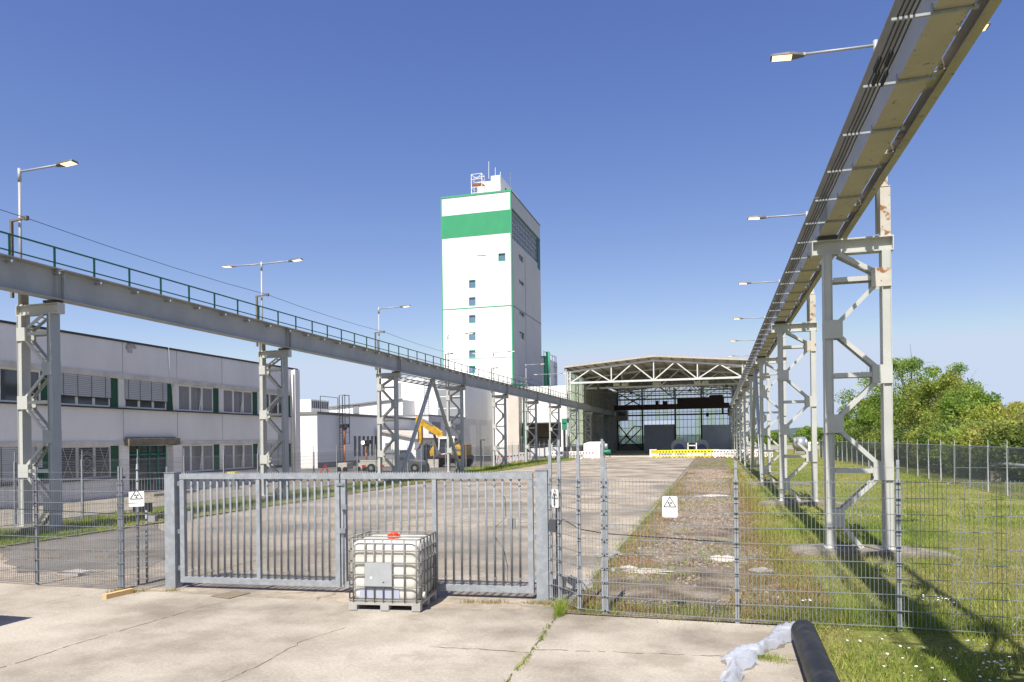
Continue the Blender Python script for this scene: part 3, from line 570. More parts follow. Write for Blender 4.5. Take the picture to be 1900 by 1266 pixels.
# ---- trestles
def trestle(name, Xin, Y, sgn, label, group, rusty=False, mleg='steel_white'):
    """sgn=+1: outer leg at larger X"""
    Xo = Xin + sgn * 1.15
    t = thing(name, label, 'trestle', (Xin, Y, 0), group)
    lw = .10
    def leg(x, z1, m, w_=.10):
        b = MB()                                   # H section: web plus two flanges
        w_ = .088; b.box(x - w_, Y - .15, .12, x - w_ + .014, Y + .15, z1); b.box(x + w_ - .014, Y - .15, .12, x + w_, Y + .15, z1); b.box(x - w_ + .014, Y - .125, .12, x + w_ - .014, Y - .11, z1); b.box(x - w_ + .014, Y + .11, .12, x + w_ - .014, Y + .125, z1)
        b.box(x - w_ * 1.6, Y - .21, .12, x + w_ * 1.6, Y + .21, .145)
        return b.build('leg', m, t)
    leg(Xin, 6.49, 'steel_paint' if sgn < 0 else mleg); leg(Xo, 6.49, mleg)  # left inner leg coloured darker to stand for the walkway deck's shade
    def topleg(x, m):
        b = MB(); b.box(x - .10, Y - .10, 6.81, x + .10, Y - .085, 7.85); b.box(x - .10, Y + .085, 6.81, x + .10, Y + .10, 7.85); b.box(x - .09, Y - .085, 6.81, x + .09, Y + .085, 7.84); b.box(x - .11, Y - .11, 7.85, x + .11, Y + .11, 7.865)
        b.build('upper_post', m, t)
        if sgn > 0: MB().box(x - .06, Y - .06, 7.866, x + .06, Y + .06, 8.75).build('thin_post', m, t)
    topleg(Xo, 'steel_rusty' if rusty else mleg)
    xa, xb = (Xin - sgn * .30, Xo + sgn * .14)
    b = MB(); b.ibeam((xa, Y, 6.65), (xb, Y, 6.65), .32, .24); b.box(xa - .01, Y - .12, 6.49, xa + .01, Y + .12, 6.81); b.box(xb - .01, Y - .12, 6.49, xb + .01, Y + .12, 6.81)
    b.build('cap_beam', 'steel_white', t)
    b = MB(); b.box(Xin - .2, Y - .17, 6.812, Xin + .2, Y + .17, 6.885); b.build('bearing_plate', 'dark_edge', t)
    zo = [5.92, 3.86, 1.80]; zi = [4.86, 2.82, 0.78]; h = .20
    fY = Y - .158
    for z in zo: b = MB(); b.box(Xo - sgn * .30, fY - .006, z - h, Xo + sgn * .09, fY + .006, z + h); b.build('gusset_plate', 'steel_rusty' if rusty and z > 5 else mleg, t); b = MB(); b.box(Xo - sgn * .30, Y + .152, z - h, Xo + sgn * .09, Y + .164, z + h); b.build('gusset_plate', mleg, t)
    for z in zi: b = MB(); b.box(Xin - sgn * .09, fY - .006, z - h, Xin + sgn * .28, fY + .006, z + h); b.build('gusset_plate', 'steel_paint' if sgn < 0 else mleg, t); b = MB(); b.box(Xin - sgn * .09, Y + .152, z - h, Xin + sgn * .28, Y + .164, z + h); b.build('gusset_plate', mleg, t)  # left inner front gussets darkened with their leg, shade put into the colour
    def brace(a, c, w_=.09):
        b = MB(); 
        for yy in (-.14, .14): b.bar((a[0], Y + yy, a[1]), (c[0], Y + yy, c[1]), .012, w_, (0, 0, 1)); b.bar((a[0], Y + yy * .72, a[1] + .0), (c[0], Y + yy * .72, c[1]), .07, .012, (0, 0, 1))
        A_, C_ = V((a[0], Y, a[1])), V((c[0], Y, c[1]))
        for f in (.2, .5, .8): m_ = A_.lerp(C_, f); dd = (C_ - A_).normalized() * .04; b.bar(m_ - dd + V((0, -.11, 0)), m_ + dd + V((0, .11, 0)), .07, .01)
        b.build('brace', 'steel_white', t)
    o = Xo - sgn * .2; i_ = Xin + sgn * .2
    brace((Xin + sgn * .22, 6.48), (o, zo[0] + .12))
    for k in range(3):
        brace((o, zo[k] - .14), (i_, zi[k] + .14)); brace((Xin + sgn * .1, zo[k]), (Xo - sgn * .26, zo[k]), .10)
        if k < 2: brace((i_, zi[k] - .14), (o, zo[k + 1] + .14))
    brace((i_, zi[2] - .14), (Xin + sgn * .62, .14))
    # weathered concrete footing, sloped shoulders
    b = MB(); x0, x1 = (Xin - 0.9, Xo + 1.35) if sgn > 0 else (Xo - 1.35, Xin + 0.9)
    P_ = [(x0, -.03), (x0 + .12, .05), (x0 + .75, .13), (x1 - .95, .13), (x1 - .1, .03), (x1, -.03)]
    b.prism([(p[0], Y - .55, p[1]) for p in P_][::-1], (0, 1.1, 0)); b.build('footing', 'concrete_old', t)
    return t
lefts = []
for k in range(11):
    lab = f'grey lattice trestle under the left runway, {ORD[k]} from the left edge'
    mm = 'steel_paint' if k > 6 else 'steel_white'
    lefts.append(trestle('crane_trestle', -19.04, Y1 + SP * k, -1, lab, 'trestles of the left crane runway', mleg=mm))
for k in range(-1, 11):
    lab = f'white lattice trestle of the right runway, {ORD[k]} one beyond the fence' if k >= 0 else 'white lattice trestle of the right runway in front of the fence, outside the right edge'
    if k == 0: lab = 'tall white trestle with rust stained top, nearest on the right lawn'
    trestle('crane_trestle', 2.37, Y1 + SP * k, 1, lab, 'trestles of the right crane runway', rusty=(k in (0, 1)))
# portal bracing in the fourth bay
def portal(X, ya, yb, lab, ym=None):
    t = thing('portal_brace', lab, 'brace', (X, ya, 0), 'inverted V braces of the runways'); ym = (ya + yb) / 2
    MB().bar((X, ya + .15, .12), (X, ym - .12, 6.75), .22, .18, (1, 0, 0)).build('strut', 'steel_paint', t)
    MB().bar((X, yb - .15, .12), (X, ym + .12, 6.75), .22, .18, (1, 0, 0)).build('strut', 'steel_paint', t)
    MB().box(X - .1, ym - .3, 6.55, X + .1, ym + .3, 6.88).build('apex_plate', 'steel_paint', t)
portal(-19.04, Y1 + 24.2, Y1 + 35.8, 'grey inverted V brace between two left trestles before the excavator')
portal(2.37, Y1 + 24.2, Y1 + 35.8, 'grey inverted V brace between two right trestles')

# ---- street lamps on the runways
def lamp_head(root, x, y, z, sgn):
    M = Matrix.Translation((x, y, z)) @ Matrix.Rotation(0 if sgn > 0 else math.pi, 4, 'Z') @ Matrix.Rotation(R(-4), 4, 'Y')
    b = MB(); P_ = [(-.02, -.04), (.12, -.10), (.30, -.145), (.62, -.145), (.68, -.12), (.68, .12), (.62, .145), (.30, .145), (.12, .10), (-.02, .04)]
    n = len(P_); b.v = [(p[0], p[1], -.035) for p in P_] + [(p[0] * .98 + .01, p[1] * .8, .03 if p[0] < .35 else .015) for p in P_]
    b.face(tuple(range(n))[::-1]); b.face(tuple(range(n, 2 * n)))
    for k in range(n): k2 = (k + 1) % n; b.face((k, k2, n + k2, n + k))
    h = b.xf(M).build('lamp_head', 'lamp_dark', root)
    b = MB(); b.box(.24, -.115, -.048, .64, .115, -.037); b.xf(M).build('lens', 'lamp_lens', h)
    b = MB(); b.box(-.04, -.045, -.03, .09, .045, .025); b.xf(M).build('neck', 'lamp_grey', h)
def street_lamp(X, Y, dirs, label, base=6.82):
    t = thing('street_lamp', label, 'street lamp', (X, Y, base), 'lit street lamps on the crane runways')
    b = MB(); b.tube([(X, Y, base), (X, Y, 10.55)], .05, 10, .038); b.tube([(X, Y, 10.5), (X, Y, 10.9)], .05, 10); b.build('pole', 'lamp_grey', t)
    for s in dirs:
        b = MB(); b.tube([(X, Y, 10.80), (X + s * 1.42, Y, 10.83)], .03, 8); b.build('arm', 'lamp_grey', t)
        lamp_head(t, X + s * 1.42, Y, 10.83, s)
dl = {0: (1,), 1: (-1, 1), 2: (1,), 3: (1,), 4: (-1, 1), 5: (1,), 6: (-1, 1)}
for k, d in dl.items():
    street_lamp(-20.06, Y1 + SP * k - .18, d, f'lit street lamp with {"two arms" if len(d) > 1 else "one arm"} on the left runway, {ORD[k]} from the left edge')
dr = {0: (-1, 1), 1: (-1,), 2: (-1,), 3: (-1,), 4: (-1,), 5: (-1,), 6: (-1,)}
for k, d in dr.items():
    street_lamp(3.34, Y1 + SP * k - .25, d, f'lit street lamp reaching left from the right runway, {ORD[k]} from the camera', base=6.82)
# cable posts with overhead wire along the left walkway
for k in range(8):
    y = Y1 + SP * k - .3; t = thing('cable_post', f'rusty bent pipe carrying a thin wire over the left walkway, {ORD[k]} from the left', 'cable post', (-20.25, y, 7.0), 'bent pipes carrying the overhead wire')
    b = MB(); b.bar((-20.25, y, 7.0), (-20.25, y, 9.28), .075); b.build('pipe', 'pipe_brown', t)
    b = MB(); b.bar((-20.30, y, 9.30), (-19.72, y, 9.34), .06); b.box(-19.74, y - .05, 9.28, -19.62, y + .05, 9.40); b.build('arm', 'pipe_brown', t)
b = MB(); pts = [(-19.68, 6, 9.34)]
for k in range(8):
    y = Y1 + SP * k - .3; pts.append((-19.68, y, 9.34))
    if k < 7:
        for q in (3, 6, 9): pts.append((-19.68, y + q, 9.34 - .10 * (1 - ((q - 6) / 6) ** 2)))
b.tube(pts, .010, 5); tag(b.build('overhead_wire', 'cable_black'), 'thin black wire strung above the left walkway handrail', 'wire')

# ================================================================== GATE AND FENCES
GA, GB = Vector((-9.22, 10.75, 0)), Vector((-2.80, 11.20, 0))
gd = (GB - GA).normalized(); gn = Vector((gd.y, -gd.x, 0))      # gn points to the camera
def post(p, w_, h, label, name='gate_post'):
    t = thing(name, label, 'gate post', (p.x, p.y, 0), 'square posts of the yard gate')
    M = Matrix.Translation(p) @ Matrix.Rotation(math.atan2(gd.y, gd.x), 4, 'Z')
    b = MB(); b.box(-w_ / 2, -w_ / 2, 0, w_ / 2, w_ / 2, h); b.xf(M).build('post', 'galv', t)
    b = MB(); b.box(-w_ / 2 - .008, -w_ / 2 - .008, h, w_ / 2 + .008, w_ / 2 + .008, h + .012); b.xf(M).build('cap', 'galv_dark', t)
    xh = w_ / 2 if p == GA - gd * .12 else -w_ / 2 - .05
    for z in (.35, 1.0, 1.85): b = MB(); b.box(xh, -.03, z - .04, xh + .05, .03, z + .04); b.xf(M).build('hinge', 'galv_dark', t)
post(GA - gd * .12, .2, 2.04, 'square galvanised gate post at the left end of the gate')
post(GB + gd * .12, .19, 2.06, 'square galvanised gate post at the right end of the gate beside the small sign')
def leaf(a, c, label):
    t = thing('gate_leaf', label, 'gate', (a.x, a.y, 0), 'leaves of the double yard gate')
    L = (c - a).length; M = Matrix.Translation(a) @ Matrix.Rotation(math.atan2((c - a).y, (c - a).x), 4, 'Z')
    zb, zt = .10, 2.02
    b = MB()
    b.box(0, -.04, zt - .088, L, .04, zt); b.box(0, -.04, zb, L, .04, zb + .10); b.box(0, -.04, zb + .10, .085, .04, zt - .10); b.box(L - .085, -.04, zb + .10, L, .04, zt - .10)
    b.xf(M).build('frame', 'galv', t)
    mid = L / 2
    b = MB(); b.box(mid - .035, -.035, zb + .10, mid + .035, .035, zt - .10); b.xf(M).build('mid_stile', 'galv', t)
    for side in (0, 1):
        x0, x1 = (.085, mid - .035) if side == 0 else (mid + .035, L - .085)
        for i in range(10):
            x = x0 + (x1 - x0) * (i + 1) / 11
            b = MB(); b.tube([(x, 0, zb + .10), (x, 0, zt - .10)], .0175, 8)
            if i % 3 == 0:
                for z in (zb + .22, 1.05, zt - .20): b.box(x - .022, -.02, z - .012, x + .022, .02, z + .012)
            b.xf(M).build('picket', 'picket_grey', t)
    # chain mesh behind the pickets
    b = MB(); s = .05; H = zt - zb - .1; z0 = zb + .05; yy = .045; k = -H
    while k < L:
        for sg in (1, -1):
            xa, xb = k, k + H
            za, zbb = (z0, z0 + H) if sg > 0 else (z0 + H, z0)
            if xa < 0: za += sg * (0 - xa); xa = 0
            if xb > L: zbb -= sg * (xb - L); xb = L
            if xb > xa: b.bar((xa, yy, za), (xb, yy, zbb), .0038)
        k += s
    b.xf(M).build('wire_mesh', 'galv_wire', t)
    b = MB(); n = int(L / .045)
    for i in range(n): x = (i + .5) * L / n; b.quad((x - .016, 0, zt + .001), (x + .016, 0, zt + .001), (x, 0, zt + .035)); b.quad((x + .016, .004, zt + .001), (x - .016, .004, zt + .001), (x, .004, zt + .035))
    b.xf(M).build('tooth_strip', 'galv', t)
    return t, M
split = GA + (GB - GA) * .482
l1, M1 = leaf(GA + gd * .04, split - gd * .012, 'left leaf of the galvanised double gate with vertical bars')
l2, M2 = leaf(split + gd * .012, GB - gd * .03, 'right leaf of the galvanised double gate, behind the white tank')
b = MB(); b.tube([(.05, -.07, .15), (.05, -.07, 1.5)], .008, 6); b.box(.03, -.10, 1.42, .13, -.05, 1.50); b.box(.0, -.09, 1.02, .10, -.05, 1.10); b.xf(M2).build('drop_bolt', 'galv_dark', l2)
b = MB(); b.box(-.07, -.06, 1.82, .07, -.045, 1.86); b.xf(M2).build('catch', 'galv_dark', l2)
M2l = 3.28
b = MB(); b.tube([(2.72, .06, 1.75), (2.82, .06, 1.6), (2.83, .06, 1.3), (2.66, .06, 1.15), (2.62, .06, 1.0), (2.78, .06, .8), (2.85, .06, .5), (2.84, .06, .25), (2.7, .06, .2), (.3, .06, .22)], .006, 5); b.xf(M2).build('sensor_cable', 'cable_black', l2)
b = MB(); b.box(2.86, -.01 + .05, 1.12, 2.98, .09, 1.28); b.xf(M2).build('sensor_box', 'box_grey', l2)

def mesh_panel(b, p, q, zb=.06, zt=1.94, dx=.05, dz=.2, wv=.005, wh=.007):
    d = (q - p); L = d.length; n = max(1, round(L / dx))
    for i in range(n + 1):
        c = p + d * (i / n); b.bar((c.x, c.y, zb), (c.x, c.y, zt + .03), wv)
    nz = round((zt - zb) / dz)
    nrm = Vector((d.y, -d.x, 0)).normalized() * .006
    for j in range(nz + 1):
        z = zb + (zt - zb) * j / nz
        for s in (1, -1): b.bar((p.x + nrm.x * s, p.y + nrm.y * s, z), (q.x + nrm.x * s, q.y + nrm.y * s, z), wh)
def mesh_fence(label, pts, zt=1.94, posth=2.16, wires=1, name='mesh_fence', postw=.055, group='mesh fences round the yard', pm='galv', topext=True, **kw):
    t = thing(name, label, 'fence', (pts[0].x, pts[0].y, 0), group)
    for i, p in enumerate(pts):
        b = MB(); b.box(p.x - postw / 2, p.y - .02, 0, p.x + postw / 2, p.y + .02, posth - .2)
        if topext:
            b.box(p.x - .018, p.y - .012, posth - .2, p.x + .018, p.y + .012, posth + .05)
        for j in range(10): z = .06 + j * .2; b.box(p.x - postw / 2 - .003, p.y - .030, z - .010, p.x + postw / 2 + .003, p.y - .02, z + .010)
        b.build('fence_post', pm, t)
    for i in range(len(pts) - 1):
        b = MB(); a, c = pts[i] - Vector((0, .035, 0)), pts[i + 1] - Vector((0, .035, 0))
        mesh_panel(b, a, c, zt=zt, **kw); b.build('mesh_panel', 'galv_wire', t)
    for k in range(wires):
        z = posth - .05 - .0 * k
        b = MB()
        for i in range(len(pts) - 1): b.bar((pts[i].x, pts[i].y - .02, z), (pts[i + 1].x, pts[i + 1].y - .02, z), .004)
        b.build('top_wire', 'galv_wire', t)
    return t
V = Vector
mesh_fence('wire mesh fence panels left of the gate with dark posts', [V((-16.35, 10.5, 0)), V((-14.2, 10.45, 0)), V((-12.02, 10.36, 0)), V((-10.15, 10.36, 0))], posth=2.12, pm='galv_dark')
mesh_fence('short mesh fence return between the left fence and the gate post', [V((-10.10, 10.37, 0)), V((-9.46, 10.74, 0))], posth=2.1, pm='galv_dark')
mesh_fence('curved mesh fence return right of the gate with a small warning sign', [V((-2.54, 11.16, 0)), V((-2.36, 11.0, 0)), V((-1.97, 10.52, 0)), V((-1.60, 10.46, 0))], posth=2.5, pm='galv')
mesh_fence('wire mesh fence panels right of the gate reaching the picture edge', [V((-1.56, 10.46, 0)), V((0.25, 10.36, 0)), V((2.27, 10.42, 0)), V((4.3, 10.3, 0)), V((6.4, 10.2, 0))], posth=2.18, pm='galv')
# inner fence returns standing behind the left fence
def thin_pole(p, h, label):
    t = thing('sensor_pole', label, 'pole', p, 'slim sensor poles behind the fence'); MB().tube([p, p + V((0, 0, h))], .018, 8).build('pole', 'galv_dark', t)
    b = MB()
    for z in np.arange(.1, h, .2): b.tube([p + V((0, 0, z - .02)), p + V((0, 0, z + .02))], .024, 8)
    b.build('ring', 'galv_dark', t)
thin_pole(G(257, 1085), 2.2, 'slim grey pole behind the short fence return, left one of two')
thin_pole(G(273, 1084), 1.35, 'short slim pole behind the short fence return, right one of two')
thin_pole(G(1035, 1105), 1.5, 'slim grey pole just right of the right gate post')
t = thing('sensor_cable', 'thin black cable sagging from the grey box to the right fence posts', 'cable', (-2.5, 11.0, 1.2)); MB().tube([(-2.45, 11.02, 1.12), (-2.3, 10.95, 1.32), (-1.97, 10.56, 1.22), (-1.58, 10.5, 1.17), (.2, 10.40, 1.1)], .008, 6).build('cable', 'cable_black', t)
t = thing('cable_run', 'black cables tied along the mesh fence left of the gate', 'cable', (-11, 10.4, 1.3)); MB().tube([(-16, 10.49, 1.42), (-12, 10.36, 1.38), (-10.15, 10.36, 1.33), (-9.8, 10.5, 1.36), (-9.5, 10.72, 1.22)], .008, 6).build('cable', 'cable_black', t)
def jbox(p, w_, h, m, label, name='junction_box'):
    t = thing(name, label, 'junction box', p, 'small boxes on the fence'); b = MB(); b.box(p.x - w_ / 2, p.y - .04, p.z - h / 2, p.x + w_ / 2, p.y + .04, p.z + h / 2); b.build('housing', m, t)
    b = MB(); b.box(p.x - w_ / 2 - .006, p.y - .05, p.z - h / 2 - .006, p.x + w_ / 2 + .006, p.y - .041, p.z + h / 2 + .006); b.build('lid', m, t)
jbox(PY(1026, 975, 11.0), .10, .17, 'box_dark', 'dark junction box low beside the right gate post')
jbox(PY(1035, 927, 11.05), .10, .18, 'box_dark', 'dark junction box behind the small warning sign')
jbox(PY(285, 962, 10.60), .13, .10, 'box_grey', 'grey box on the fence under the left warning sign')
jbox(PY(265, 941, 12.6), .42, .19, 'black_matte', 'black wide box behind the left fence return')
jbox(PY(388 - 35, 957, 10.85), .08, .16, 'box_grey', 'pale grey box on the left leaf of the gate')
for i, (u, v) in enumerate(((1136, 908), (1137, 978), (1138, 1057))):
    p = PY(u, v, 10.42); t = thing('fence_reflector', f'round glass reflector disc on the right fence, {("upper", "middle", "lower")[i]} of three', 'reflector', p, 'reflector discs'); MB().tube([p, p + V((0, -.015, 0))], .028, 10).build('disc', 'galv', t)
# warning signs
def warn_sign(a, c, z0, z1, label):
    t = thing('warning_sign', label, 'warning sign', (a.x, a.y, z0), 'radiation warning signs')
    L = (c - a).length; H = z1 - z0; M = Matrix.Translation((a.x, a.y, z0)) @ Matrix.Rotation(math.atan2((c - a).y, (c - a).x), 4, 'Z')
    b = MB(); r_ = .02; pts = []
    for cx, cz, a0 in ((L - r_, r_, -90), (L - r_, H - r_, 0), (r_, H - r_, 90), (r_, r_, 180)):
        for k in range(4): an = R(a0 + k * 30); pts.append((cx + r_ * math.cos(an), 0, cz + r_ * math.sin(an)))
    b.prism(pts, (0, .004, 0)); b.xf(M).build('plate', 'sign_white', t)
    y = -.0025; cx = L / 2; S = L * .80; tz = H * .50; b = MB()
    A = [(cx - S / 2, tz - .0), (cx + S / 2, tz), (cx, tz + S * .84)]
    for k in range(3):
        p, q = A[k], A[(k + 1) % 3]; b.bar((p[0], y, p[1]), (q[0], y, q[1]), .003, L * .045, (0, 0, 1))
    ccx, ccz = cx, tz + S * .27
    for k in range(3):
        a0 = R(-90 + 120 * k)
        pts = [(ccx + rr * math.cos(a0 + da), y, ccz + rr * math.sin(a0 + da)) for rr, da in ((S * .055, R(30)), (S * .055, R(-30)), (S * .185, R(-30)), (S * .19, R(-10)), (S * .19, R(10)), (S * .185, R(30)))]
        b.quad(*pts)
    pts = [(ccx + S * .03 * math.cos(q), y, ccz + S * .03 * math.sin(q)) for q in np.linspace(0, 2 * math.pi, 9)[:-1]]; b.quad(*pts)
    b.xf(M).build('trefoil_triangle', 'ink', t)
    b = MB()
    for k, wd in enumerate((.8, .8, .5)):
        z = H * (.30 - .075 * k); x = cx - L * wd / 2
        while x < cx + L * wd / 2: ww = L * random.uniform(.03, .09); b.box(x, -.002, z, min(x + ww, cx + L * wd / 2), -.001, z + H * .022); x += ww + L * .02
    b.xf(M).build('lettering', 'ink_faint', t)
a, c = PY(281, 941, 10.40), PY(305, 941, 10.40); warn_sign(V((-9.98, 10.40, 0)), V((-9.76, 10.52, 0)), PY(293, 941, 10.45).z, PY(293, 912, 10.45).z, 'white radiation warning sign on the mesh left of the gate')
warn_sign(V((-2.50, 11.08, 0)), V((-2.36, 10.93, 0)), PY(1024, 942, 11.0).z, PY(1024, 908, 11.0).z, 'narrow looking radiation warning sign beside the right gate post')
a, c = PY(1229, 940, 10.35), PY(1257, 940, 10.35); warn_sign(V((a.x, 10.345, 0)), V((c.x, 10.335, 0)), PY(1243, 960, 10.35).z, PY(1243, 921, 10.35).z, 'large radiation warning sign in the middle of the right fence')

# ================================================================== WHITE CAGED TANK
c0, c1 = G(647, 1134), G(779, 1138); W_ = (c1 - c0).length; D_ = .96; Ht = 1.09
ang = math.atan2((c1 - c0).y, (c1 - c0).x) + R(1)
TM = Matrix.Translation(c0) @ Matrix.Rotation(ang, 4, 'Z')
tk = thing('caged_tank', 'white plastic liquid tank in a steel cage standing before the gate', 'tank', c0)
b = MB(); i0 = 0
def rrect(z, ins, rad=.12):
    pts = []
    for cx, cy, a0 in ((W_ - ins - rad, ins + rad, -90), (W_ - ins - rad, D_ - ins - rad, 0), (ins + rad, D_ - ins - rad, 90), (ins + rad, ins + rad, 180)):
        for k in range(7): an = R(a0 + k * 15); pts.append((cx + rad * math.cos(an), cy + rad * math.sin(an), z))
    return pts
lv = [(.15, .10), (.17, .05), (.22, .035)]
for z in (.36, .51, .66, .81): lv += [(z - .02, .028), (z, .033), (z + .02, .028)]
lv += [(.97, .035), (1.02, .05), (1.045, .10), (1.05, .22)]
for z, ins in lv: b.v += rrect(z, ins)
n = 28
for k in range(len(lv) - 1):
    for j in range(n): j2 = (j + 1) % n; b.face((k * n + j, k * n + j2, (k + 1) * n + j2, (k + 1) * n + j), True)
b.face(tuple(range(n))[::-1]); b.face(tuple((len(lv) - 1) * n + j for j in range(n)))
body = b.xf(TM).build('tank_body', 'bottle_plastic', tk)
b = MB(); b.tube([(W_ * .52, D_ * .45, 1.045), (W_ * .52, D_ * .45, 1.10)], .095, 16)
for k in range(8): an = k * math.pi / 4; b.box(W_ * .52 + .085 * math.cos(an) - .015, D_ * .45 + .085 * math.sin(an) - .015, 1.05, W_ * .52 + .085 * math.cos(an) + .015, D_ * .45 + .085 * math.sin(an) + .015, 1.105)
b.tube([(W_ * .52, D_ * .45, 1.10), (W_ * .52, D_ * .45, 1.135)], .075, 16, .05); b.xf(TM).build('filler_cap', 'cap_red', tk)
cg = MB(); r_ = .0115
for z in (.17, .37, .555, .735, .915, 1.085):
    p = [(q[0], q[1], z) for q in rrect(z, 0.0, .05)]; cg.tube(p + [p[0]], r_, 6, cap=False)
xs = [.08, .27, .41, .55, .69, .88, W_ - .05]
for x in xs:
    for y in (0.0, D_): cg.tube([(x, y - .004 if y == 0 else y + .004, .15), (x, y - .004 if y == 0 else y + .004, 1.085)], r_, 6)
for y in (.06, .24, .42, .60, .78, .92):
    for x in (0.0, W_): cg.tube([(x - .004 if x == 0 else x + .004, y, .15), (x - .004 if x == 0 else x + .004, y, 1.085)], r_, 6)
cg.xf(TM).build('cage', 'cage_steel', tk)
for y in (.3, .66): b = MB(); b.tube([(0, y, 1.085), (W_, y, 1.085)], .010, 6); b.xf(TM).build('top_bar', 'cage_steel', tk)
b = MB(); b.box(.27, -.026, .385, .69, -.018, .735); b.xf(TM).build('label_plate', 'label_plate', tk)
b = MB(); b.box(.36, -.0285, .50, .385, -.027, .53); b.box(.35, -.0285, .505, .36, -.027, .525); b.xf(TM).build('hazard_mark', 'sign_white', tk)
b = MB(); b.box(.545, -.0285, .44, .575, -.027, .45); b.box(.56, -.0285, .45, .57, -.027, .46); b.xf(TM).build('scratch_mark', 'ink', tk)
b = MB(); b.box(.17, .018, .20, .79, .026, .345); b.xf(TM).build('document_sleeve', 'paper_blue', tk)
b = MB(); b.box(0, 0, .10, W_, D_, .145)
for x in (0, W_ / 2 - .06, W_ - .13):
    for y in (0, D_ / 2 - .06, D_ - .12): b.box(x, y, .02, x + .13, y + .12, .10)
for y in (0, D_ / 2 - .04, D_ - .12): b.box(0.01, y + .01, 0.0, W_ - .01, y + .09, .02)
b.xf(TM).build('pallet', 'pallet_grey', tk)
b = MB(); b.tube([(W_ + .01, .12, .24), (W_ + .05, .12, .24)], .05, 12); b.xf(TM).build('outlet_valve', 'bottle_plastic', tk)

# ================================================================== FOREGROUND THINGS
p = G(194, 1112); q = G(240, 1101); d = (q - p)
b = MB(); b.bar(p + V((0, 0, .04)), q + V((0.02, 0.03, .04)), .09, .08); tag(b.build('timber_block', 'wood_new'), 'short fresh timber offcut lying at the foot of the left fence', 'plank')
p = G(90, 1077); b = MB(); b.prism([(p.x - .35, p.y + .5, 0), (p.x + .25, p.y + .45, 0), (p.x + .35, p.y + .75, 0), (p.x - .2, p.y + .85, 0)], (0, 0, .06)); tag(b.build('concrete_fragment', 'stone_pale'), 'pale concrete slab fragment lying behind the left fence', 'rubble')
pa, pb = G(1491, 1172, .15), G(1528, 1266, .15); dd = (pb - pa).normalized()
t = thing('black_pipe', 'thick black plastic pipe lying towards the camera at the lower right', 'pipe', (pa.x, pa.y, 0))
b = MB(); b.tube([pa, pa + dd * 6], .145, 40, cap=False); b.build('pipe_wall', 'black_pipe', t)
b = MB(); b.tube([pa - dd * .002, pa - dd * .012], .146, 40); b.build('end_cap', 'black_pipe', t)
# crumpled film
path = [G(1474, 1170), G(1450, 1190), G(1420, 1207), G(1392, 1217), G(1372, 1232), G(1362, 1252), G(1356, 1285)]
nu, nv = 54, 16; vv = []; r = random.Random(4)
for i in range(nu):
    f = i / (nu - 1) * (len(path) - 1); k = min(int(f), len(path) - 2); p = path[k].lerp(path[k + 1], f - k); tg = (path[k + 1] - path[k]).normalized(); nn = V((-tg.y, tg.x, 0))
    wd = .13 + .05 * math.sin(f * 1.9 + 1) + .03 * math.sin(f * 5)
    for j in range(nv):
        s = (j / (nv - 1) - .5) * 2
        z = .01 + .075 * (1 - s * s) + .030 * math.sin(f * 7 + s * 3.4) + .030 * abs(math.sin(f * 11 - s * 4.2)) + r.random() * .012
        q = p + nn * (wd * s + .02 * math.sin(f * 9)) + tg * .015 * math.sin(j * .8 + f * 6); vv.append((q.x, q.y, max(z, .005)))
ff = [(i * nv + j, i * nv + j + 1, (i + 1) * nv + j + 1, (i + 1) * nv + j) for i in range(nu - 1) for j in range(nv - 1)]
fm = bpy.data.materials.new('film_plastic'); fm.use_nodes = True; n_ = fm.node_tree.nodes; l_ = fm.node_tree.links; bs = n_['Principled BSDF']; bs.inputs['Base Color'].default_value = (.46, .50, .60, 1); bs.inputs['Roughness'].default_value = .18; bs.inputs['Specular IOR Level'].default_value = .8; bs.inputs['Alpha'].default_value = .52; MATS['film_plastic'] = fm
o = npmesh('plastic_film', np.array(vv), np.array(ff), 'film_plastic'); o.data.polygons.foreach_set('use_smooth', [True] * len(o.data.polygons)); tag(o, 'crumpled clear plastic film trailing from the black pipe over the slab', 'plastic film')
# unseen box added just outside the left edge so its corner shades the apron
sx, sy = G(62, 1146).x, G(62, 1146).y
hs = 2.2; off = LD * (hs / -LD.z)
t = thing('shadow_caster', 'unseen box added left of the frame, only its shadow corner shows', 'shadow caster', (sx - off.x - 3, sy - off.y - 1.5, 0))
b = MB(); x1, y1 = sx - off.x, sy - off.y; b.box(x1 - 5, y1 - 2.4, .5, x1, y1, hs); b.build('box_body', 'box_grey', t)
b = MB()
for xx in (x1 - 4, x1 - 1.2):
    for yy in (y1 - 2.2, y1 - .3): b.tube([(xx, yy, .4), (xx, yy + .25, .4)], .4, 20)
b.build('wheels', 'rubber', t)

# ================================================================== OFFICE BUILDING (left)
of = thing('office_building', 'long two storey grey panel office block on the left with ribbon windows', 'building', (-28, 30, 0))
OX = -28.0; OY0, OY1 = 6.7, 44.2
bays = [OY0 + 3.7 * i for i in range(10)]       # 6.7 ... 40.0 ; last ends 43.7
ent = 28.9
holes = []
for y in bays:
    holes.append((y + .10, y + 3.62, 4.38, 5.79))
    if abs(y - ent) > .2: holes.append((y + .10, y + 3.62, 1.02, 2.52))
holes.append((ent + .35, ent + 2.95, .16, 2.50))
b = MB(); b.wall('x', OX, OY0, OY1, 0.0, 7.6, holes, .25, 1); b.build('facade_panels', 'wall_panel', of)
b = MB(); b.box(OX - 14, OY0, 0, OX - 2.5, OY1 - .002, 7.58); b.build('core', 'room_dark', of)
b = MB(); b.box(OX - 14, OY1 - .25, 0, OX - .002, OY1, 7.6); b.build('end_wall', 'wall_white', of)
b = MB(); b.box(OX - 14.2, OY0 - .1, 7.6, OX + .06, OY1 + .08, 7.70); b.build('roof', 'dark_edge', of)
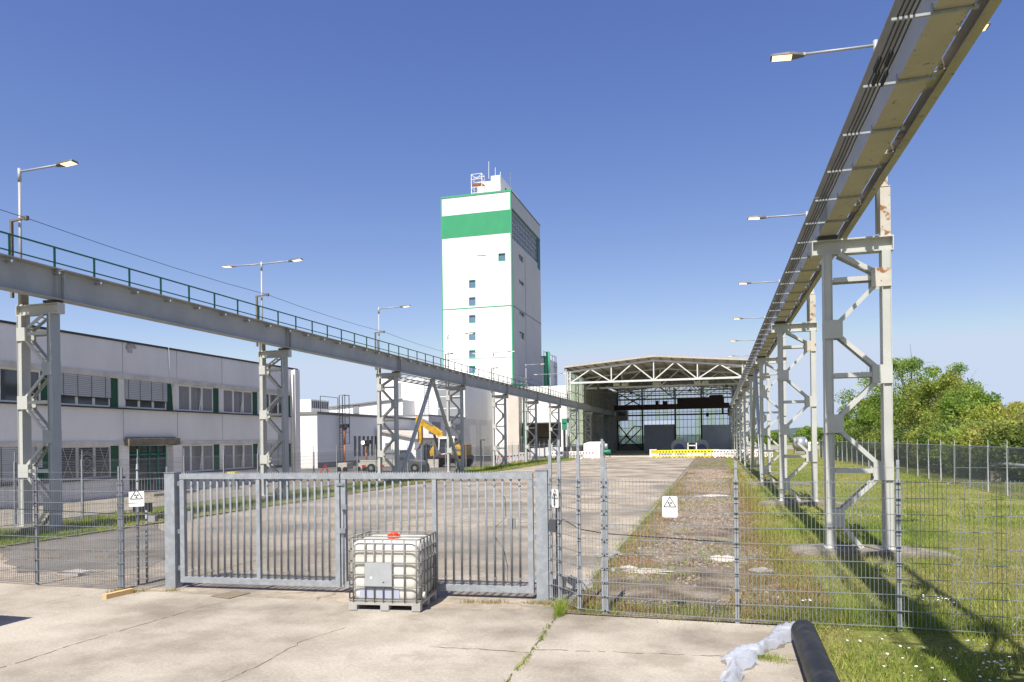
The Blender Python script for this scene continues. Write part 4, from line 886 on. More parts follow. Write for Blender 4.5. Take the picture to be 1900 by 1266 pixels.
b = MB(); b.box(OX, OY0, 5.80, OX + .05, OY1 - .9, 6.06); b.box(OX, OY0, 2.53, OX + .05, ent, 2.74); b.box(OX, ent + 3.7, 2.53, OX + .05, OY1 - .9, 2.74); b.build('frieze', 'wall_frieze', of)
b = MB(); b.box(OX, OY0, 4.30, OX + .12, OY1 - .9, 4.37); b.box(OX, OY0, .93, OX + .10, ent, 1.0); b.box(OX, ent + 3.7, .93, OX + .10, OY1 - .9, 1.0); b.build('window_ledge', 'dark_edge', of)
b = MB()
for y in [q for q in bays[1:]] :
    for z0, z1 in ((6.08, 7.58), (2.78, 4.28)): b.box(OX - .001, y - .012, z0, OX + .006, y + .012, z1)
b.build('panel_joint', 'concrete_dark', of)
r_ = random.Random(5); b = MB(); y0, z0 = PX(240, 643, OX).y, 7.58
for k in range(26): yy = y0 + r_.gauss(0, .16); zz = z0 - abs(r_.gauss(0, .16)); s_ = r_.uniform(.02, .09); xq = OX + .004 + k * .0015; b.quad((xq, yy - s_, zz - s_ * 1.6), (xq, yy + s_, zz - s_ * 1.2), (xq, yy + s_ * .6, zz + s_), (xq, yy - s_ * .8, zz + s_ * .8))
b.build('spalled_patch', 'patch_light', of)
b = MB(); b.box(OX, OY0, .12, OX + .04, ent - .1, .88); b.box(OX, ent + 3.75, .0, OX + .04, OY1 - .95, .88); b.build('plinth', 'wall_low', of)
b = MB(); b.box(OX, OY1 - .55, 0, OX + .22, OY1 + .02, 7.59); b.build('corner_pier', 'wall_panel', of)
b = MB(); b.tube([(OX + .12, OY1 - .75, 7.5), (OX + .12, OY1 - .75, .2)], .05, 8); b.build('downpipe', 'wall_panel', of)
b = MB(); b.tube([(OX + .04, 31.95, 7.7), (OX + .06, 32.0, 6.4), (OX + .08, 32.15, 5.6), (OX + .07, 32.25, 4.2)], .025, 6); b.build('hanging_cable', 'frame_white', of)
def office_window(y, z0, z1, kind):
    fr = MB(); x = OX - .10; ps = [y + .12, y + 1.06, y + 2.0, y + 2.94]
    for k in range(3):
        a, c = ps[k], ps[k + 1]
        fr.box(x, a, z0, x + .06, a + .07, z1); fr.box(x, c - .07, z0, x + .06, c, z1); fr.box(x, a + .07, z1 - .07, x + .06, c - .07, z1); fr.box(x, a + .07, z0, x + .06, c - .07, z0 + .07)
    fr.box(x, y + 3.44, z0, x + .09, y + 3.62, z1)
    wn = fr.build('window', 'frame_white', of)
    b = MB(); b.box(x - .02, y + 2.95, z0, x + .05, y + 3.43, z1); b.build('green_infill', 'green_panel', wn)
    for k in range(3):
        a, c = ps[k] + .07, ps[k + 1] - .07
        m = {'clear': 'glass_dark', 'blind': 'glass_dark', 'curtain': 'glass_grey', 'dark': 'glass_dark', 'full': 'glass_dark', 'grille': 'glass_dark'}[kind]
        b = MB(); b.box(x + .015, a, z0 + .07, x + .025, c, z1 - .07); b.build('pane', m, wn)
        if kind == 'curtain':
            b = MB(); b.box(x + .027, a, z0 + .07, x + .029, a + (c - a) * (.38 if k == 1 else 1), z1 - .07); b.build('curtain', 'curtain', wn)
            if k in (1,): b = MB(); b.bar((x + .07, c - .16, z0 + .05), (x + .16, c - .02, z1 - .05), .04, .05, (1, 0, 0)); b.bar((x + .16, a + .05, z1 - .05), (x + .16, c - .02, z1 - .05), .04); b.build('tilted_sash', 'frame_white', wn)
    if kind in ('blind', 'full'):
        zb = z0 + (z1 - z0) * (.30 if kind == 'blind' else .03); b = MB(); z = z1 - .02
        while z > zb: b.quad((OX + .01, y + .12, z), (OX + .01, y + 2.94, z), (OX + .04, y + 2.94, z - .072), (OX + .04, y + .12, z - .072)); z -= .088
        b.build('blind', 'blind_grey', wn); b = MB(); b.box(OX - .02, y + .12, zb, OX - .01, y + 2.94, z1 - .02); b.build('blind_shadow_gap', 'blind_gap', wn)
        b = MB()
        for q in (.3, 1.05, 1.8, 2.6): b.box(OX + .05, y + q, zb, OX + .055, y + q + .02, z1)
        b.box(OX + .0, y + .12, zb - .03, OX + .05, y + 2.94, zb); b.build('blind_cord', 'dark_edge', wn)
    if kind == 'grille':
        b = MB(); xg = OX - .02; z = z0 + .06; i = 0
        while z < z1 - .02:
            q = y + .14 + (.06 if i % 2 else 0)
            while q < y + 2.9: b.box(xg, q, z, xg + .02, q + .085, z + .022); q += .12
            z += .075; i += 1
        cy, cz = y + 1.53, (z0 + z1) / 2
        for rr in (.52, .42, .2):
            for k in range(6): a0, a1 = k * math.pi / 3 + .52, (k + 1) * math.pi / 3 + .52; b.bar((xg + .03, cy + rr * math.cos(a0), cz + rr * math.sin(a0)), (xg + .03, cy + rr * math.cos(a1), cz + rr * math.sin(a1)), .02)
        for dy in (-1.35, 1.35): b.bar((xg + .03, cy + dy * .95, z0 + .05), (xg + .03, cy + dy * .55, z1 - .05), .02); b.bar((xg + .03, cy + dy * .55, z0 + .05), (xg + .03, cy + dy * .95, z1 - .05), .02)
        b.build('iron_grille', 'label_plate', wn)
up = {4: 'clear', 5: 'blind', 6: 'blind', 7: 'curtain', 8: 'curtain', 9: 'dark'}; lo = {4: 'full', 5: 'grille', 7: 'curtain', 8: 'curtain', 9: 'full'}
for i, y in enumerate(bays):
    office_window(y, 4.38, 5.79, up.get(i, 'clear'))
    if i != 6: office_window(y, 1.02, 2.52, lo.get(i, 'full'))
# entrance
b = MB(); b.box(OX - .2, ent + .36, .16, OX - .16, ent + 2.94, 2.49); en = b.build('entrance_door', 'glass_dark', of)
b = MB()
for q in (.36, 1.05, 1.75, 2.35, 2.88): b.box(OX - .155, ent + q, .16, OX - .09, ent + q + .06, 2.49)
b.box(OX - .155, ent + .42, 2.02, OX - .09, ent + 2.88, 2.09); b.build('door_frame', 'teal_door', en)
b = MB(); b.prism([(OX, ent + .02, 2.52), (OX + .30, ent + .05, 2.50), (OX + .34, ent + 3.5, 2.55), (OX, ent + 3.65, 2.54)], (0, 0, .34)); b.box(OX, ent + .1, 2.86, OX + .18, ent + 3.4, 2.95); b.build('broken_canopy', 'concrete_old', of)
b = MB(); b.box(OX, ent + 2.98, .1, OX + .35, ent + 3.65, 2.5); b.build('entrance_pier', 'wall_panel', of)
b = MB(); b.box(OX, ent + .2, .0, OX + 1.6, ent + 3.4, .14); b.build('entrance_step', 'path_slabs', of)
# green rescue sign on the wall behind the first trestle
p, q = PX(66, 878, -21.30), PX(82, 868, -21.30); rs = thing('rescue_sign', 'green sign with a pale tick shaped mark behind the first left trestle', 'sign', (-21.3, p.y, q.z)); b = MB(); b.box(-21.33, p.y, q.z - .42, -21.30, q.y, q.z); b.build('panel', 'green_dark', rs)
ym = (p.y + q.y) / 2; b = MB(); b.bar((-21.29, ym - .08, q.z - .07), (-21.29, ym - .01, q.z - .17), .006, .03, (0, 0, 1)); b.bar((-21.29, ym - .01, q.z - .17), (-21.29, ym + .12, q.z - .06), .006, .03, (0, 0, 1)); b.build('mark', 'galv', rs)
b = MB(); b.box(OX - 6, 37.5, 7.7, OX - 5, 39, 8.3); b.prism([(OX - 6.5, 37, 8.35), (OX - 4.5, 37, 8.35), (OX - 4.5, 39.5, 8.35), (OX - 6.5, 39.5, 8.35)], (0, 0, .12)); b.build('roof_vent', 'box_dark', of)

# ================================================================== ANNEX + REAR WHITE BUILDINGS
an = thing('annex_building', 'low white flat roofed annex with dark louvre strips behind the yard', 'building', (-38, 63.5, 0))
AX, AY, AZ = -38.0, 63.5, 5.35
b = MB(); b.box(-70, AY, 0, AX, 90, AZ); b.build('wall', 'wall_white', an)
b = MB(); b.box(-70.1, AY - .1, AZ, AX + .08, 90.1, AZ + .28); b.build('roof_edge', 'roof_grey', an)
b = MB(); b.box(AX - .002, AY, 0, AX + .03, 90, .55); b.build('plinth', 'concrete_dark', an)
ls = [PX(u, 830, AX).y for u in (657, 665, 673, 681, 688.5, 695)]
for y in ls: b = MB(); b.box(AX + .002, y, .98, AX + .06, y + .45, 3.2); b.build('louvre_strip', 'door_slate', an)
y0 = PX(625, 780, AX).y; y1 = PX(631, 780, AX).y
b = MB(); b.bar((AX + .3, y0, .3), (AX + .3, y0, 7.4), .07); b.bar((AX + .3, y1, .3), (AX + .3, y1, 7.4), .07); z = .5
while z < 6: b.bar((AX + .3, y0, z), (AX + .3, y1, z), .035); z += .3
for dy, dx in ((0, .95), (.9, .95)): b.bar((AX + dx, y0 + dy, 2.4), (AX + dx, y0 + dy, 7.5), .06)
for z in (2.4, 3.6, 5.2, 6.4, 7.45): b.bar((AX + .3, y0, z), (AX + .95, y0, z), .04); b.bar((AX + .95, y0, z), (AX + .95, y1 + .3, z), .04); b.bar((AX + .3, y1, z), (AX + .95, y1 + .3, z), .04)
b.build('cage_ladder', 'dark_edge', an)
b = MB()
for yy in (AY + 1.5, AY + 5): b.bar((AX - .5, yy, AZ + .2), (AX - .5, yy, AZ + 1.9), .05)
b.bar((AX - .5, AY + 1.5, AZ + 1.9), (AX - .5, AY + 5, AZ + 1.9), .05); b.build('roof_rail', 'dark_edge', an)
b = MB()
for k in range(9): b.box(AX - 2.6 - .30 * k, AY - 1.3, 1.75 - .0 + .19 * k - 1.6, AX - 2.3 - .30 * k, AY - .1, 1.80 + .19 * k - 1.6)
b.bar((AX - 2.2, AY - 1.3, 1.1), (AX - 5.2, AY - 1.3, 2.9), .05); b.bar((AX - 2.2, AY - 1.3, .6), (AX - 5.2, AY - 1.3, 2.3), .05); b.bar((AX - 2.2, AY - 1.3, 0), (AX - 2.2, AY - 1.3, 1.1), .05); b.bar((AX - 3.6, AY - 1.3, 0), (AX - 3.6, AY - 1.3, 1.9), .05)
b.build('outside_stair', 'galv_dark', an)

rb = thing('rear_building', 'long low white building with pitched roof behind the annex', 'building', (-60, 102, 0))
p, q = PY(553, 760, 100), PY(702, 749, 100)
b = MB(); b.prism([(p.x - 25, 100, 0), (q.x + 4, 100, 0), (q.x + 4, 100, q.z + .5), (p.x - 25, 100, p.z - 2.4)], (0, 18, 0)); b.build('wall', 'wall_white', rb)
b = MB(); b.bar((p.x - 25, 99.9, p.z - 2.3), (q.x + 4, 99.9, q.z + .6), .3, .22, (0, 0, 1)); b.build('roof_verge', 'roof_grey', rb)
b = MB(); u_ = PY(655, 760, 99.9); b.box(u_.x, 99.88, 7.0, u_.x + 1.0, 99.98, 8.4); b.build('grey_panel', 'panel_grey', rb)
hv_ = thing('ventilation_unit', 'large pale ventilation unit on the roof behind the office', 'ventilation unit', PY(565, 757, 92))
p, q = PY(548, 758, 92), PY(577, 741, 92); b = MB(); b.box(p.x, 92, p.z - 1, q.x, 97, q.z); b.build('housing', 'wall_white', hv_)
b = MB()
for k in range(9): b.box(q.x, 92.3 + k * .52, p.z, q.x + .06, 92.55 + k * .52, q.z - .2)
b.build('louvres', 'dark_edge', hv_)
b = MB(); b.box(p.x - 10, 91.5, 0, q.x + .5, 98, p.z - 1); b.build('plinth_block', 'wall_white', hv_)

mb = thing('machine_hall', 'tall white building with grey panel strip and lower doored block before the tower', 'building', (-37, 90, 0))
BX = -37.0; CY, BY, BE = 89.85, 104.5, 119.0; CZ = 5.95; BZ = 12.5; bl = PY(700, 700, BY).x
b = MB(); b.box(bl, BY, 0, BX, BE, BZ); b.build('upper_block', 'wall_white', mb)
dh = [(PX(a, 800, BX).y, PX(c, 800, BX).y) for a, c in ((872.5, 883), (893.5, 903.5))]
b = MB(); b.wall('x', BX + .004, CY, BE, 0, CZ, [(y0, y1, .2, 5.0) for y0, y1 in dh], .3, 1); b.wall('y', CY + .002, BX - 9, BX, 0, CZ, [], .3, -1); b.build('lower_block', 'wall_lavender', mb)
b = MB(); b.quad((BX - 9, CY, CZ), (BX, CY, CZ), (BX, BY, CZ), (BX - 9, BY, CZ)); b.build('lower_roof', 'roof_grey', mb)
b = MB(); b.box(BX - 9, CY - .05, CZ, BX + .06, CY + .1, CZ + .18); b.box(BX - .1, CY + .1, CZ, BX + .06, BY, CZ + .18); b.build('roof_edge', 'roof_grey', mb)
for y0, y1 in dh:
    b = MB(); b.box(BX - .25, y0, .2, BX - .2, y1, 5.0); dd_ = b.build('strip_door', 'panel_grey', mb); b = MB(); b.box(BX - .19, y0, 1.7, BX - .16, y1, 2.3); b.build('orange_band', 'orange', dd_)
for u0, u1, v0, v1 in ((801, 817, 783, 805), (845, 858, 787, 798), (826, 834, 784, 797)):
    y0, y1 = PX(u0, 790, BX).y, PX(u1, 790, BX).y; z0, z1 = PX(u0, v1, BX).z, PX(u0, v0, BX).z
    b = MB(); b.box(BX + .006, y0, z0, BX + .05, y1, z1); b.build('window', 'panel_grey', mb)
x0, x1 = PY(812.5, 740, BY).x, PY(854, 740, BY).x
for v0, v1 in ((706, 721), (723, 734), (736.5, 756), (758.5, 773)):
    b = MB(); b.box(x0, BY - .06, PY(830, v1, BY).z, x1, BY - .004, min(PY(830, v0, BY).z, BZ - .1)); b.build('grey_panel', 'panel_grey', mb)
b = MB(); x = PY(788, 740, BY).x
for dx in (0, .75): b.bar((x + dx, BY - .25, CZ), (x + dx, BY - .25, 12.9), .05)
z = CZ + .3
while z < 12.8: b.bar((x, BY - .25, z), (x + .75, BY - .25, z), .035); z += .35
b.build('ladder', 'galv_dark', mb)
b = MB(); p, q = PY(738, 711, BY - .1), PY(744, 738, BY - .1); b.box(p.x, BY - .08, q.z, q.x, BY - .004, p.z); b.build('vent_panel', 'panel_grey', mb)
sh = thing('small_shed', 'small white shed with shallow pale roof behind the excavator', 'shed', PX(772, 861, -33))
SX = -33.0; sy = PX(772, 861, SX).y; sz = PX(772, 815, SX).z; wz = PY(707, 801, sy).z; wx = PY(707, 801, sy).x; se = PX(826, 850, SX).y
b = MB(); b.prism([(wx, sy, 0), (SX, sy, 0), (SX, sy, sz), (wx, sy, wz)], (0, se - sy, 0)); b.build('wall', 'wall_white', sh)
b = MB(); b.prism([(wx - .2, sy - .3, wz + .02), (SX + .5, sy - .3, sz - .06), (SX + .5, sy - .3, sz + .14), (wx - .2, sy - .3, wz + .22)], (0, se - sy + .6, 0)); b.build('roof', 'roof_under', sh)
y0, y1 = PX(786, 840, SX).y, PX(798, 840, SX).y; b = MB(); b.box(SX + .002, y0, .1, SX + .05, y1, 2.1); b.build('door', 'door_slate', sh)
y0, y1 = PX(800, 840, SX).y, PX(806, 840, SX).y; b = MB(); b.box(SX + .002, y0, .9, SX + .05, y1, 2.0); b.build('window', 'glass_dark', sh)
p, q = PY(715, 822, sy), PY(726, 835, sy); b = MB(); b.box(p.x, sy - .04, q.z, q.x, sy - .002, p.z); b.build('window', 'glass_grey', sh)

# ================================================================== THE SHAFT TOWER
tw = thing('shaft_tower', 'tall white tower with broad green band and column of small windows', 'tower', (-39, 118.5, 0))
TX0, TX1, TY0, TY1, TZ = -45.95, -33.2, 118.5, 139.6, 45.0
zf = lambda v, u=884: PY(u, v, TY0).z
wins = []
for vt, vb in ((520, 534), (552, 567), (585, 599), (617, 631), (650, 664), (679, 692)):
    a_, c_ = PY(870.2, vt, TY0), PY(882.6, vb, TY0); wins.append((a_.x, c_.x, c_.z, a_.z))
a_, c_ = PY(924.6, 470.5, TY0), PY(938, 484, TY0); wins.append((a_.x, c_.x, c_.z, a_.z))
a_, c_ = PY(885, 474, TY0), PY(903, 487, TY0); blindw = (a_.x, c_.x, c_.z, a_.z)
b = MB(); b.wall('y', TY0, TX0, TX1, 0, TZ, wins + [blindw], .35, -1); b.build('front_wall', 'wall_white', tw)
for a0, a1, z0, z1 in wins:
    b = MB()
    for (xa, za, xb, zb) in ((a0, z1 - .09, a1, z1), (a0, z0, a1, z0 + .14), (a0, z0 + .14, a0 + .09, z1 - .09), (a1 - .09, z0 + .14, a1, z1 - .09)): b.box(xa, TY0 - .04, za, xb, TY0 + .18, zb)
    w_ = b.build('window', 'green_trim', tw); b = MB(); b.box(a0 + .09, TY0 + .15, z0 + .14, a1 - .09, TY0 + .17, z1 - .09); b.build('pane', 'glass_blue', w_)
a0, a1, z0, z1 = blindw
b = MB(); b.box(a0, TY0 + .12, z0, a1, TY0 + .2, z1); b.build('blind_panel', 'wall_white', tw)
side = []
for u0, u1, v0, v1 in ((962.5, 971, 472, 485), (963, 972, 519.5, 529), (963.5, 973, 578, 587), (964, 973, 615, 629)):
    y0, y1 = PX(u0, v0, TX1).y, PX(u1, v0, TX1).y; um = (u0 + u1) / 2
    side.append((y0, y1, PX(um, v1, TX1).z, PX(um, v0 + 2, TX1).z))
gy0, gy1 = PX(950.5, 430, TX1).y, PX(997, 470, TX1).y; gz0, gz1 = PX(950.5, 443, TX1).z, PX(950.5, 393, TX1).z
b = MB(); b.wall('x', TX1, TY0 + .35, TY1, 0, TZ, side + [(gy0, gy1, gz0, gz1)], .35, 1); b.build('side_wall', 'tower_side_grey', tw)  # side wall in a darker grey than the front wall
for y0, y1, z0, z1 in side: b = MB(); b.box(TX1 - .3, y0, z0, TX1 - .25, y1, z1); b.build('slot_window', 'glass_dark', tw)
b = MB(); b.box(TX0, TY0 + .35, 0, TX1 - .36, TY1 - .001, TZ - .01); b.build('core', 'wall_white', tw)
b = MB(); b.box(TX1 - .3, gy0, gz0, TX1 - .25, gy1, gz1); g_ = b.build('glazing', 'glass_blue', tw)
b = MB(); nx = 16
for i in range(nx + 1): y = gy0 + (gy1 - gy0) * i / nx; b.box(TX1 - .25, y - .04, gz0, TX1 - .15, y + .04, gz1)
for i in range(6): z = gz0 + (gz1 - gz0) * i / 5; b.box(TX1 - .25, gy0, z - .06, TX1 - .13, gy1, z + .06)
b.build('glazing_bars', 'post_grey', g_)
b = MB(); b.box(TX1 - .34, gy1 - .02, gz0 - 1.0, TX1 + .01, TY1 - .3, gz1 + .3); b.box(TX1 + .002, gy0, gz1, TX1 + .05, TY1 - .3, gz1 + .55); b.build('green_surround', 'green_dark', tw)
gb0, gb1 = PY(818, 444, TY0).z, PY(818, 402, TY0).z
b = MB(); x = TX0; n = 64; dx = (TX1 - TX0) / n
for i in range(n):
    xx = TX0 + i * dx
    b.quad((xx, TY0 - .03, gb0), (xx + dx * .6, TY0 - .03, gb0), (xx + dx * .6, TY0 - .03, gb1), (xx, TY0 - .03, gb1)); b.quad((xx + dx * .6, TY0 - .03, gb0), (xx + dx * .8, TY0 - .09, gb0), (xx + dx * .8, TY0 - .09, gb1), (xx + dx * .6, TY0 - .03, gb1)); b.quad((xx + dx * .8, TY0 - .09, gb0), (xx + dx, TY0 - .03, gb0), (xx + dx, TY0 - .03, gb1), (xx + dx * .8, TY0 - .09, gb1))
b.build('green_cladding_band', 'green_clad', tw)
b = MB(); b.box(TX0 - .02, TY0 - .08, 0, TX0 + .16, TY0 - .002, TZ); b.box(TX1 - .16, TY0 - .08, 0, TX1 + .06, TY0 - .002, TZ); b.box(TX1 + .002, TY0 - .002, 0, TX1 + .06, TY0 + .22, TZ)
b.box(TX0 - .03, TY0 - .10, TZ, TX1 + .08, TY0 + .3, TZ + .28)
z = zf(571); b.box(TX0 + .16, TY0 - .05, z - .08, TX1 - .16, TY0 - .002, z + .08); z = zf(665, 890); b.box(TX0 + .16, TY0 - .04, z - .04, TX1 - .16, TY0 - .002, z + .04)
b.build('green_edge_trim', 'green_trim', tw)
b = MB(); z = PX(951, 567, TX1).z; b.box(TX1 + .002, TY0 + .22, z - .07, TX1 + .04, TY1, z + .07); b.box(TX1 - .3, TY0 + .3, TZ, TX1 + .08, TY1, TZ + .2)
y = PX(975, 560, TX1).y; b.box(TX1 + .002, y - .04, 5, TX1 + .03, y + .04, gz0 - 1); b.build('side_joint', 'door_slate', tw)
# penthouse, scaffold, aerials
def ppt(u, v, Y): return PY(u, v, Y)
p0, p1 = ppt(911, 340, 124), ppt(928, 327, 124); p2 = ppt(898, 341, 124)
b = MB(); b.box(p0.x, 124, TZ, p1.x, 137, p1.z + .2); b.build('penthouse', 'wall_white', tw)
b = MB(); b.box(p2.x - 1.4, 124.5, TZ, p0.x - .01, 134, ppt(898, 335.5, 124).z); b.build('low_penthouse', 'wall_white', tw)
b = MB(); b.box(p1.x + .002, 127, TZ + .3, p1.x + .05, 136.5, p1.z - 1.1); b.build('penthouse_opening', 'green_dark', tw)
b = MB(); s0, s1 = ppt(874.5, 324, 121), ppt(894, 324, 121); zt = s0.z
for x in (s0.x, s1.x):
    for y in (121, 122.6): b.bar((x, y, TZ - .2), (x, y, zt), .10)
for z in (TZ + .4, TZ + 1.3, TZ + 2.3, zt - .9, zt):
    for y in (121, 122.6): b.bar((s0.x, y, z), (s1.x, y, z), .07)
    for x in (s0.x, s1.x): b.bar((x, 121, z), (x, 122.6, z), .07)
b.bar((s0.x, 121, zt), ((s0.x + s1.x) / 2, 121, zt - .9), .06); b.bar((s1.x, 121, zt), ((s0.x + s1.x) / 2, 121, zt - .9), .06); b.build('scaffold', 'frame_white', tw)
b = MB(); b.box(s0.x, 121, zt - 1.75, s1.x, 122.6, zt - 1.6); b.box(s0.x, 121, TZ + .5, s1.x, 122.6, TZ + .62); b.build('scaffold_deck', 'orange', tw)
for (u, v0, v1, Y_) in ((907, 300, 332, 124), (919, 311, 330, 125), (947, 320, 355, 121), (928.5, 319, 328, 126)):
    a_, c_ = ppt(u, v0, Y_), ppt(u, v1, Y_); b = MB(); b.bar(c_, a_, .07); b.build('aerial', 'galv_dark' if u > 940 else 'frame_white', tw)

# ---- low white building between tower and hall
cb = thing('loading_building', 'white building with open brown loading bay between tower and crane hall', 'building', (-30, 116, 0))
DY = 116.0; dz = PY(1030, 716, DY).z; ox0, ox1 = PY(967, 800, DY).x, PY(1041, 800, DY).x; oz = PY(1000, 786.5, DY).z
b = MB(); b.wall('y', DY, -33.19, -20.6, 0, dz, [(ox0, ox1, 0, oz)], .4, -1); b.build('front_wall', 'wall_white', cb)
b = MB(); b.box(-33.1, DY + 6, 0, -20.7, DY + 6.2, dz - .1); b.box(-33.15, DY + .41, oz + .05, -20.65, DY + 6, dz - .05); b.build('bay_interior', 'bay_brown', cb)
b = MB(); z = PY(1000, 812, DY + 6).z; b.box(ox0, DY + 5.9, z - .08, ox1, DY + 5.98, z + .08); b.box(ox0, DY - .1, oz, ox1, DY - .003, oz + .2); b.build('bay_rail', 'dark_edge', cb)
b = MB(); b.box(-33.15, DY - 1.5, 0, PY(963, 800, DY - 1.5).x, DY - .02, 11); b.build('lavender_pier', 'beige_wall', cb)
gl = thing('caged_ladder', 'slim caged ladder on the wall right of the tower foot', 'ladder', PY(975, 840, DY - 1.2)); xx = PY(968, 800, DY - 1).x
b = MB()
for dx in (0, .9): b.bar((xx + dx, DY - 1, 0), (xx + dx, DY - 1, 13), .08)
z = .4
while z < 13: b.bar((xx, DY - 1, z), (xx + .9, DY - 1, z), .04); z += .4
b.build('ladder', 'galv_dark', gl); b = MB()
for z in (3, 5.2, 7.4, 9.6, 11.8): b.box(xx - .3, DY - 1.6, z, xx + 1.2, DY - 1.55, z + .07); b.bar((xx - .3, DY - 1.6, z), (xx - .3, DY - .9, z), .06); b.bar((xx + 1.2, DY - 1.6, z), (xx + 1.2, DY - .9, z), .06)
for dx in (-.3, 1.2): b.bar((xx + dx, DY - 1.6, 3), (xx + dx, DY - 1.6, 11.8), .06)
b.build('safety_cage', 'galv', gl)
gp = thing('green_post', 'dark green steel post beside the caged ladder', 'post', PY(973, 845, 110)); p = PY(973, 845, 110); MB().bar((p.x, 110, 0), (p.x, 110, PY(973, 718, 110).z), .26).build('post', 'green_dark', gp)
p = PY(964, 716, 110); q = PY(975, 712, 110); b = MB(); b.box(p.x - 1.5, 109.7, p.z, q.x, 110.4, p.z + .25); 
for k in range(6): b.bar((p.x - 1.5 + k * .45, 109.7, p.z + .25), (p.x - 1.5 + k * .45, 109.7, p.z + 1.1), .05)
b.bar((p.x - 1.5, 109.7, p.z + 1.1), (q.x, 109.7, p.z + 1.1), .05); b.build('platform', 'green_dark', gp)
sg = thing('green_trimmed_silo', 'grey clad block with green edge and green pipe standing behind the loading building', 'silo', PY(1010, 840, 142))
SY = 142.0; a_ = PY(1004.5, 663, SY); c_ = PY(1011.5, 663, SY); sy1 = PX(1034, 674, c_.x).y
b = MB(); b.box(a_.x, SY, 0, c_.x, sy1, c_.z); b.build('block', 'wall_white', sg)
b = MB(); b.box(c_.x - .3, SY - .06, 10, c_.x + .06, SY + .5, c_.z); b.box(a_.x, SY - .1, c_.z, c_.x + .1, SY + .6, c_.z + .25); b.build('green_edge', 'green_trim', sg)
p = PX(1016, 663, c_.x + .6); b = MB(); b.tube([(c_.x + .7, p.y, c_.z + 1), (c_.x + .7, p.y, 12)], .4, 10); b.build('green_pipe', 'green_trim', sg)
b = MB(); yv = PX(1028, 670, c_.x).y
for dy in (0, 1.2): b.bar((c_.x + .2, yv + dy, 10), (c_.x + .2, yv + dy, c_.z + 1.2), .1)
for z in range(12, int(c_.z) + 1, 2): b.bar((c_.x + .2, yv - 1, z), (c_.x + .2, yv + 2, z), .12)
for zz in (.1, 1.3): b.bar((c_.x - .5, SY + 1, c_.z + zz), (c_.x - .5, sy1, c_.z + zz), .08)
for k in range(5): yy = SY + 1 + (sy1 - SY - 1) * k / 4; b.bar((c_.x - .5, yy, c_.z), (c_.x - .5, yy, c_.z + 1.4), .08)
b.build('ladder_and_rail', 'galv', sg)

# ================================================================== THE CRANE HALL
ch = thing('crane_hall', 'open fronted crane hall with white roof trusses and glazed back wall', 'building', (-8.2, 101, 0))
HL, HR, HF, HB = -20.35, 3.95, 101.0, 157.0; HM = (HL + HR) / 2; EZ, RZ = 12.85, 13.85
def roofz(x, e=EZ, r=RZ): return r - (r - e) * abs(x - HM) / (HR - HM)
for sgx, nm in ((-1, 'roof'), (1, 'roof')):
    xe = HL - .25 if sgx < 0 else HR + .25
    b = MB(); b.prism([(xe, HF - .3, EZ - .0), (HM, HF - .3, RZ), (HM, HF - .3, RZ + .10), (xe, HF - .3, EZ + .10)], (0, HB - HF + .6, 0)); b.build(nm, 'roof_under', ch)
b = MB()
for sgx in (-1, 1):
    xe = HL - .3 if sgx < 0 else HR + .3
    b.prism([(xe, HF - .36, EZ - .13), (HM, HF - .36, RZ - .10), (HM, HF - .36, RZ + .14), (xe, HF - .36, EZ + .10)], (0, .058, 0))
b.build('roof_fascia', 'roof_under', ch)
b = MB(); b.box(HL - .3, HF - .3, EZ - .5, HL - .18, HF + 40, EZ + .12); b.build('eaves', 'roof_grey', ch); b = MB(); b.box(HR + .18, HF - .3, EZ - .5, HR + .3, HF + 40, EZ + .12); b.build('eaves', 'roof_grey', ch)
b = MB()
for k in range(8):
    for s in (-1, 1):
        x = HM + s * (.8 + k * 1.5); b.ibeam((x, HF - .2, roofz(x) - .12), (x, HB, roofz(x) - .12), .2, .12)
b.build('purlins', 'inner_steel', ch).__setitem__('kind', 'stuff')
b = MB()
for k in range(24):
    x = HL + (HR - HL) * k / 23; b.bar((x, HF, roofz(x) + .1), (x, HF, roofz(x) + .26), .06)
b.build('roof_bolts', 'galv_dark', ch)
x0, x1 = HL + .45, HR - .45; BCZ = 10.57
def truss(Y, m, s):
    X = [x0 + (x1 - x0) * i / 8 for i in range(9)]; T = lambda x: 12.15 + 1.15 * (1 - abs(x - HM) / (x1 - HM))
    b = MB(); b.bar((x0, Y, T(x0)), (HM, Y, T(HM)), .18 * s, .22 * s); b.bar((HM, Y, T(HM)), (x1, Y, T(x1)), .18 * s, .22 * s); b.bar((x0, Y, BCZ), (x1, Y, BCZ), .2 * s, .26 * s)
    for i in range(8):
        a, c = (X[i], BCZ if i % 2 == 0 else T(X[i])), (X[i + 1], BCZ if i % 2 else T(X[i + 1])); b.bar((a[0], Y, a[1]), (c[0], Y, c[1]), .15 * s)
    for i in (2, 4, 6): b.bar((X[i], Y, BCZ), (X[i], Y, T(X[i])), .16 * s)
    for i in (0, 8): b.bar((X[i], Y, BCZ), (X[i], Y, T(X[i])), .2 * s)
    b.build('roof_truss', m, ch)
for k in range(5): truss(HF + .2 + 12 * k, 'truss_white' if k < 2 else 'inner_steel', 1.0 if k < 2 else .8)
